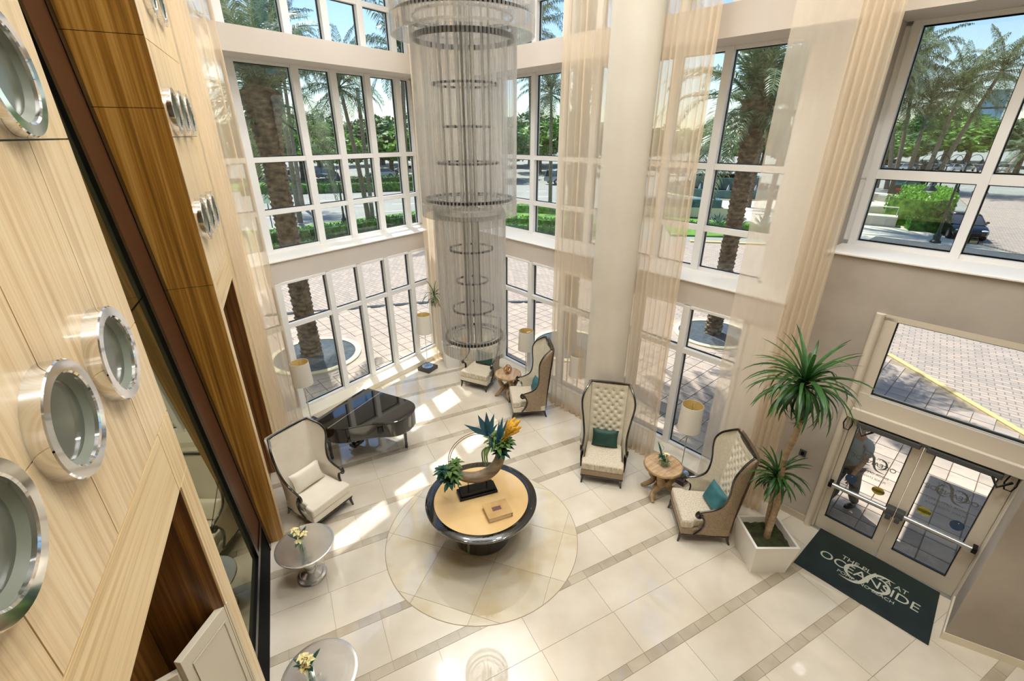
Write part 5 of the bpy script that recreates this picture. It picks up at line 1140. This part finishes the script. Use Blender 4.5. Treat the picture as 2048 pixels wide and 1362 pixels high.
car(6.7, 66, R(30), CARS, 'grey sport utility car on the road between chandelier and curtain', True)
G1 = 'cars in the lots beyond the road'
cw = car(-20.2, 74.5, R(200), CARW, 'white car in the lot beyond the road, left of the chandelier', False, G1)
dup(cw, (-18.0, 82, -.035), R(190), 'white car farther back in the lot left of the chandelier')
cs_ = car(-33.5, 70, R(170), CARS, 'silver car at the far left behind the thick palm', False, G1); dup(cs_, (-28.5, 73, -.035), R(165), 'silver car just right of the thick palm trunk')
cn = car(75.0, 96.5, R(20), CARN, 'navy car in the right car park, leftmost by the curtain', True, G1)
for k, (p, x, y, a, lab) in enumerate([(cw, 70.5, 88, 20, 'white car in the right car park nearest the palms'), (cs_, 73, 90, 22, 'silver car in the right car park, second behind the palms'), (cn, 76.5, 88.5, 20, 'navy car in the right car park between palm trunks'), (cw, 79, 87.5, 25, 'white car in the right car park behind the middle palm trunks'), (cs_, 82, 88.5, 25, 'silver car in the right car park beyond the street lamps'), (cn, 84.6, 86.5, 25, 'navy car in the right car park right of the palms'), (cw, 87.5, 86, 22, 'white car in the right car park right of the last palm'), (cs_, 95, 87, 20, 'silver car close to the right mullion in the car park'), (cw, 100, 85, 20, 'white car at the right edge of the car park'), (cn, 26.5, 80, 10, 'navy car beyond the fountain'), (cw, 36, 84, 15, 'white car beyond the fountain at the right'), (cs_, 62, 80, 10, 'silver car at the left end of the right car park')]):
    dup(p, (x, y, -.035), R(a), lab)
# ---- tower under construction, crane
tw = thing('tower', (219, 233, -.1), R(40), 'blue glass tower under construction on the horizon at right', 'building')
MB().box(-4.5, 4.5, -4, 4, 0, 23).build('glass_shaft', TOWG, tw, smooth=False); MB().box(-2.5, 4.5, -4, 4, 23, 24.6).build('crown', TOWC, tw, smooth=False); MB().box(-4.6, 4.6, -4.1, 4.1, 16.8, 17.6).build('dark_band', SLATE, tw, smooth=False)
sc_ = MB()
for k in range(12): sc_.box(4.5, 6.3, -4, 4, 2 * k, 2 * k + .25)
for y in (-4, -2, 0, 2, 4): sc_.box(4.6, 4.9, y - .1, y + .1, 0, 24.5).box(6.0, 6.3, y - .1, y + .1, 0, 24.5)
sc_.build('scaffold', BRONZE, tw, smooth=False)
for k in range(11): MB().box(-4.62, 4.52, -4.06, -4.0, 2 * k + 1.2, 2 * k + 1.4).build('floor_line', TOWC, tw, smooth=False)
cr = thing('tower_crane', (225, 229, -.1), R(-20), 'tower crane beside the distant glass tower', 'crane'); MB().tube([(0, 0, 0), (0, 0, 30)], .35, 4).build('mast', TOWC, cr, smooth=False); MB().tube([(-3, 0, 30.3), (0, 0, 29.6), (4, 0, 31.5)], .3, 4).build('jib', RED, cr, smooth=False)
# ---- person outside the doors
def skin(name, nodes, edges, m, par, root=0, sub=2):
    me = bpy.data.meshes.new(name); me.from_pydata([n[0] for n in nodes], edges, []); o = inst(name, me, par); me.materials.append(m)
    mo = o.modifiers.new('skin', 'SKIN'); mo.use_smooth_shade = True
    for i, n in enumerate(nodes): v_ = me.skin_vertices[0].data[i]; v_.radius = n[1] if isinstance(n[1], tuple) else (n[1], n[1]); v_.use_root = (i == root)
    s = o.modifiers.new('smooth', 'SUBSURF'); s.levels = sub; s.render_levels = sub; return o
SKN = mat('skin', '#b98a6a', .5); SHIRT = mat('pale_blue_shirt', '#9fb6cc', .8, c2='#b4c6d6', scale=(6, 6, 6)); TROU = mat('charcoal_trousers', '#4a484d', .85, c2='#57555a', scale=(8, 8, 8)); HAIR = mat('dark_hair', '#241a14', .7); SHOE = mat('black_shoe', '#141415', .4)
pe = thing('person', (5.76, 6.22, -.01), R(105), 'person in a pale blue shirt and charcoal trousers walking outside the left entrance door', 'person')
N = [((0, 0, .95), (.14, .1)), ((0, 0, 1.12), (.135, .095)), ((0, .01, 1.32), (.15, .1)), ((0, 0, 1.45), (.09, .07)), ((0, .02, 1.53), .05), ((0, .03, 1.6), .055), ((0, .035, 1.68), (.078, .095)), ((0, .02, 1.76), .055)]
Ed = [(i, i + 1) for i in range(7)]
def add(p, r, j): N.append((p, r)); Ed.append((j, len(N) - 1)); return len(N) - 1
for s in (-1, 1):
    f = s * .17
    a = add((s * .09, 0, .9), .09, 0); a = add((s * .1, f * .7, .5), .058, a); a = add((s * .1, f * .2 - .05 - (.08 if s < 0 else 0), .27), .052, a); a = add((s * .1, f * 1.25 - .06, .09), .037, a); a = add((s * .1, f * 1.25 + .08, .045), .035, a)
    b = add((s * .18, 0, 1.42), .055, 3); b = add((s * .22, -f * .5, 1.15), .042, b); b = add((s * .22, -f * 1.0 + .06, .92), .03, b); b = add((s * .22, -f * 1.0 + .09, .85), (.036, .018), b)
    for q, (dx, l) in enumerate([(-.024, .075), (-.008, .085), (.008, .08), (.024, .062)]):
        w = add((s * .22, -f + .09 + dx, .805), .010, b); w = add((s * .22 - s * .006, -f + .095 + dx, .805 - l * .55), .009, w); add((s * .22 - s * .02, -f + .10 + dx, .805 - l), .007, w)
    w = add((s * .2, -f + .125, .83), .011, b); add((s * .19, -f + .14, .785), .009, w)
skin('body', N, Ed, SKN, pe)
skin('shirt', [((0, 0, .90), (.17, .125)), ((0, 0, 1.05), (.165, .12)), ((0, .0, 1.3), (.175, .125)), ((0, 0, 1.46), (.09, .075)), ((-.18, 0, 1.42), .075), ((-.22, .06, 1.22), .068), ((.18, 0, 1.42), .075), ((.22, -.06, 1.22), .068)], [(0, 1), (1, 2), (2, 3), (3, 4), (4, 5), (3, 6), (6, 7)], SHIRT, pe)
TN = [((0, 0, .96), (.16, .12))]; TE = []
for s in (-1, 1):
    f = s * .17; j = 0
    for p, r in (((s * .09, 0, .86), .115), ((s * .1, f * .7, .5), .085), ((s * .1, f * .2 - .05 - (.08 if s < 0 else 0), .27), .078), ((s * .1, f * 1.25 - .06, .10), .07)): TN.append((p, r)); TE.append((j, len(TN) - 1)); j = len(TN) - 1
skin('trousers', TN, TE, TROU, pe)
MB().ball((0, .02, 1.715), (.088, .108, .095), 14, 9).build('hair', HAIR, pe)
for s in (-1, 1): MB().ball((s * .1, s * .17 * 1.25 + .03, .045), (.05, .14, .05), 10, 7).build('shoe', SHOE, pe); MB().ball((s * .03, .125, 1.675), (.012, .008, .008), 8, 5).build('eye', WHITE, pe); MB().ball((s * .082, .03, 1.66), (.012, .025, .035), 8, 5).build('ear', SKN, pe)
MB().ball((0, .135, 1.645), (.014, .025, .025), 8, 5).build('nose', SKN, pe); MB().ball((0, .12, 1.605), (.025, .01, .008), 8, 5).build('mouth', MAUVE, pe)
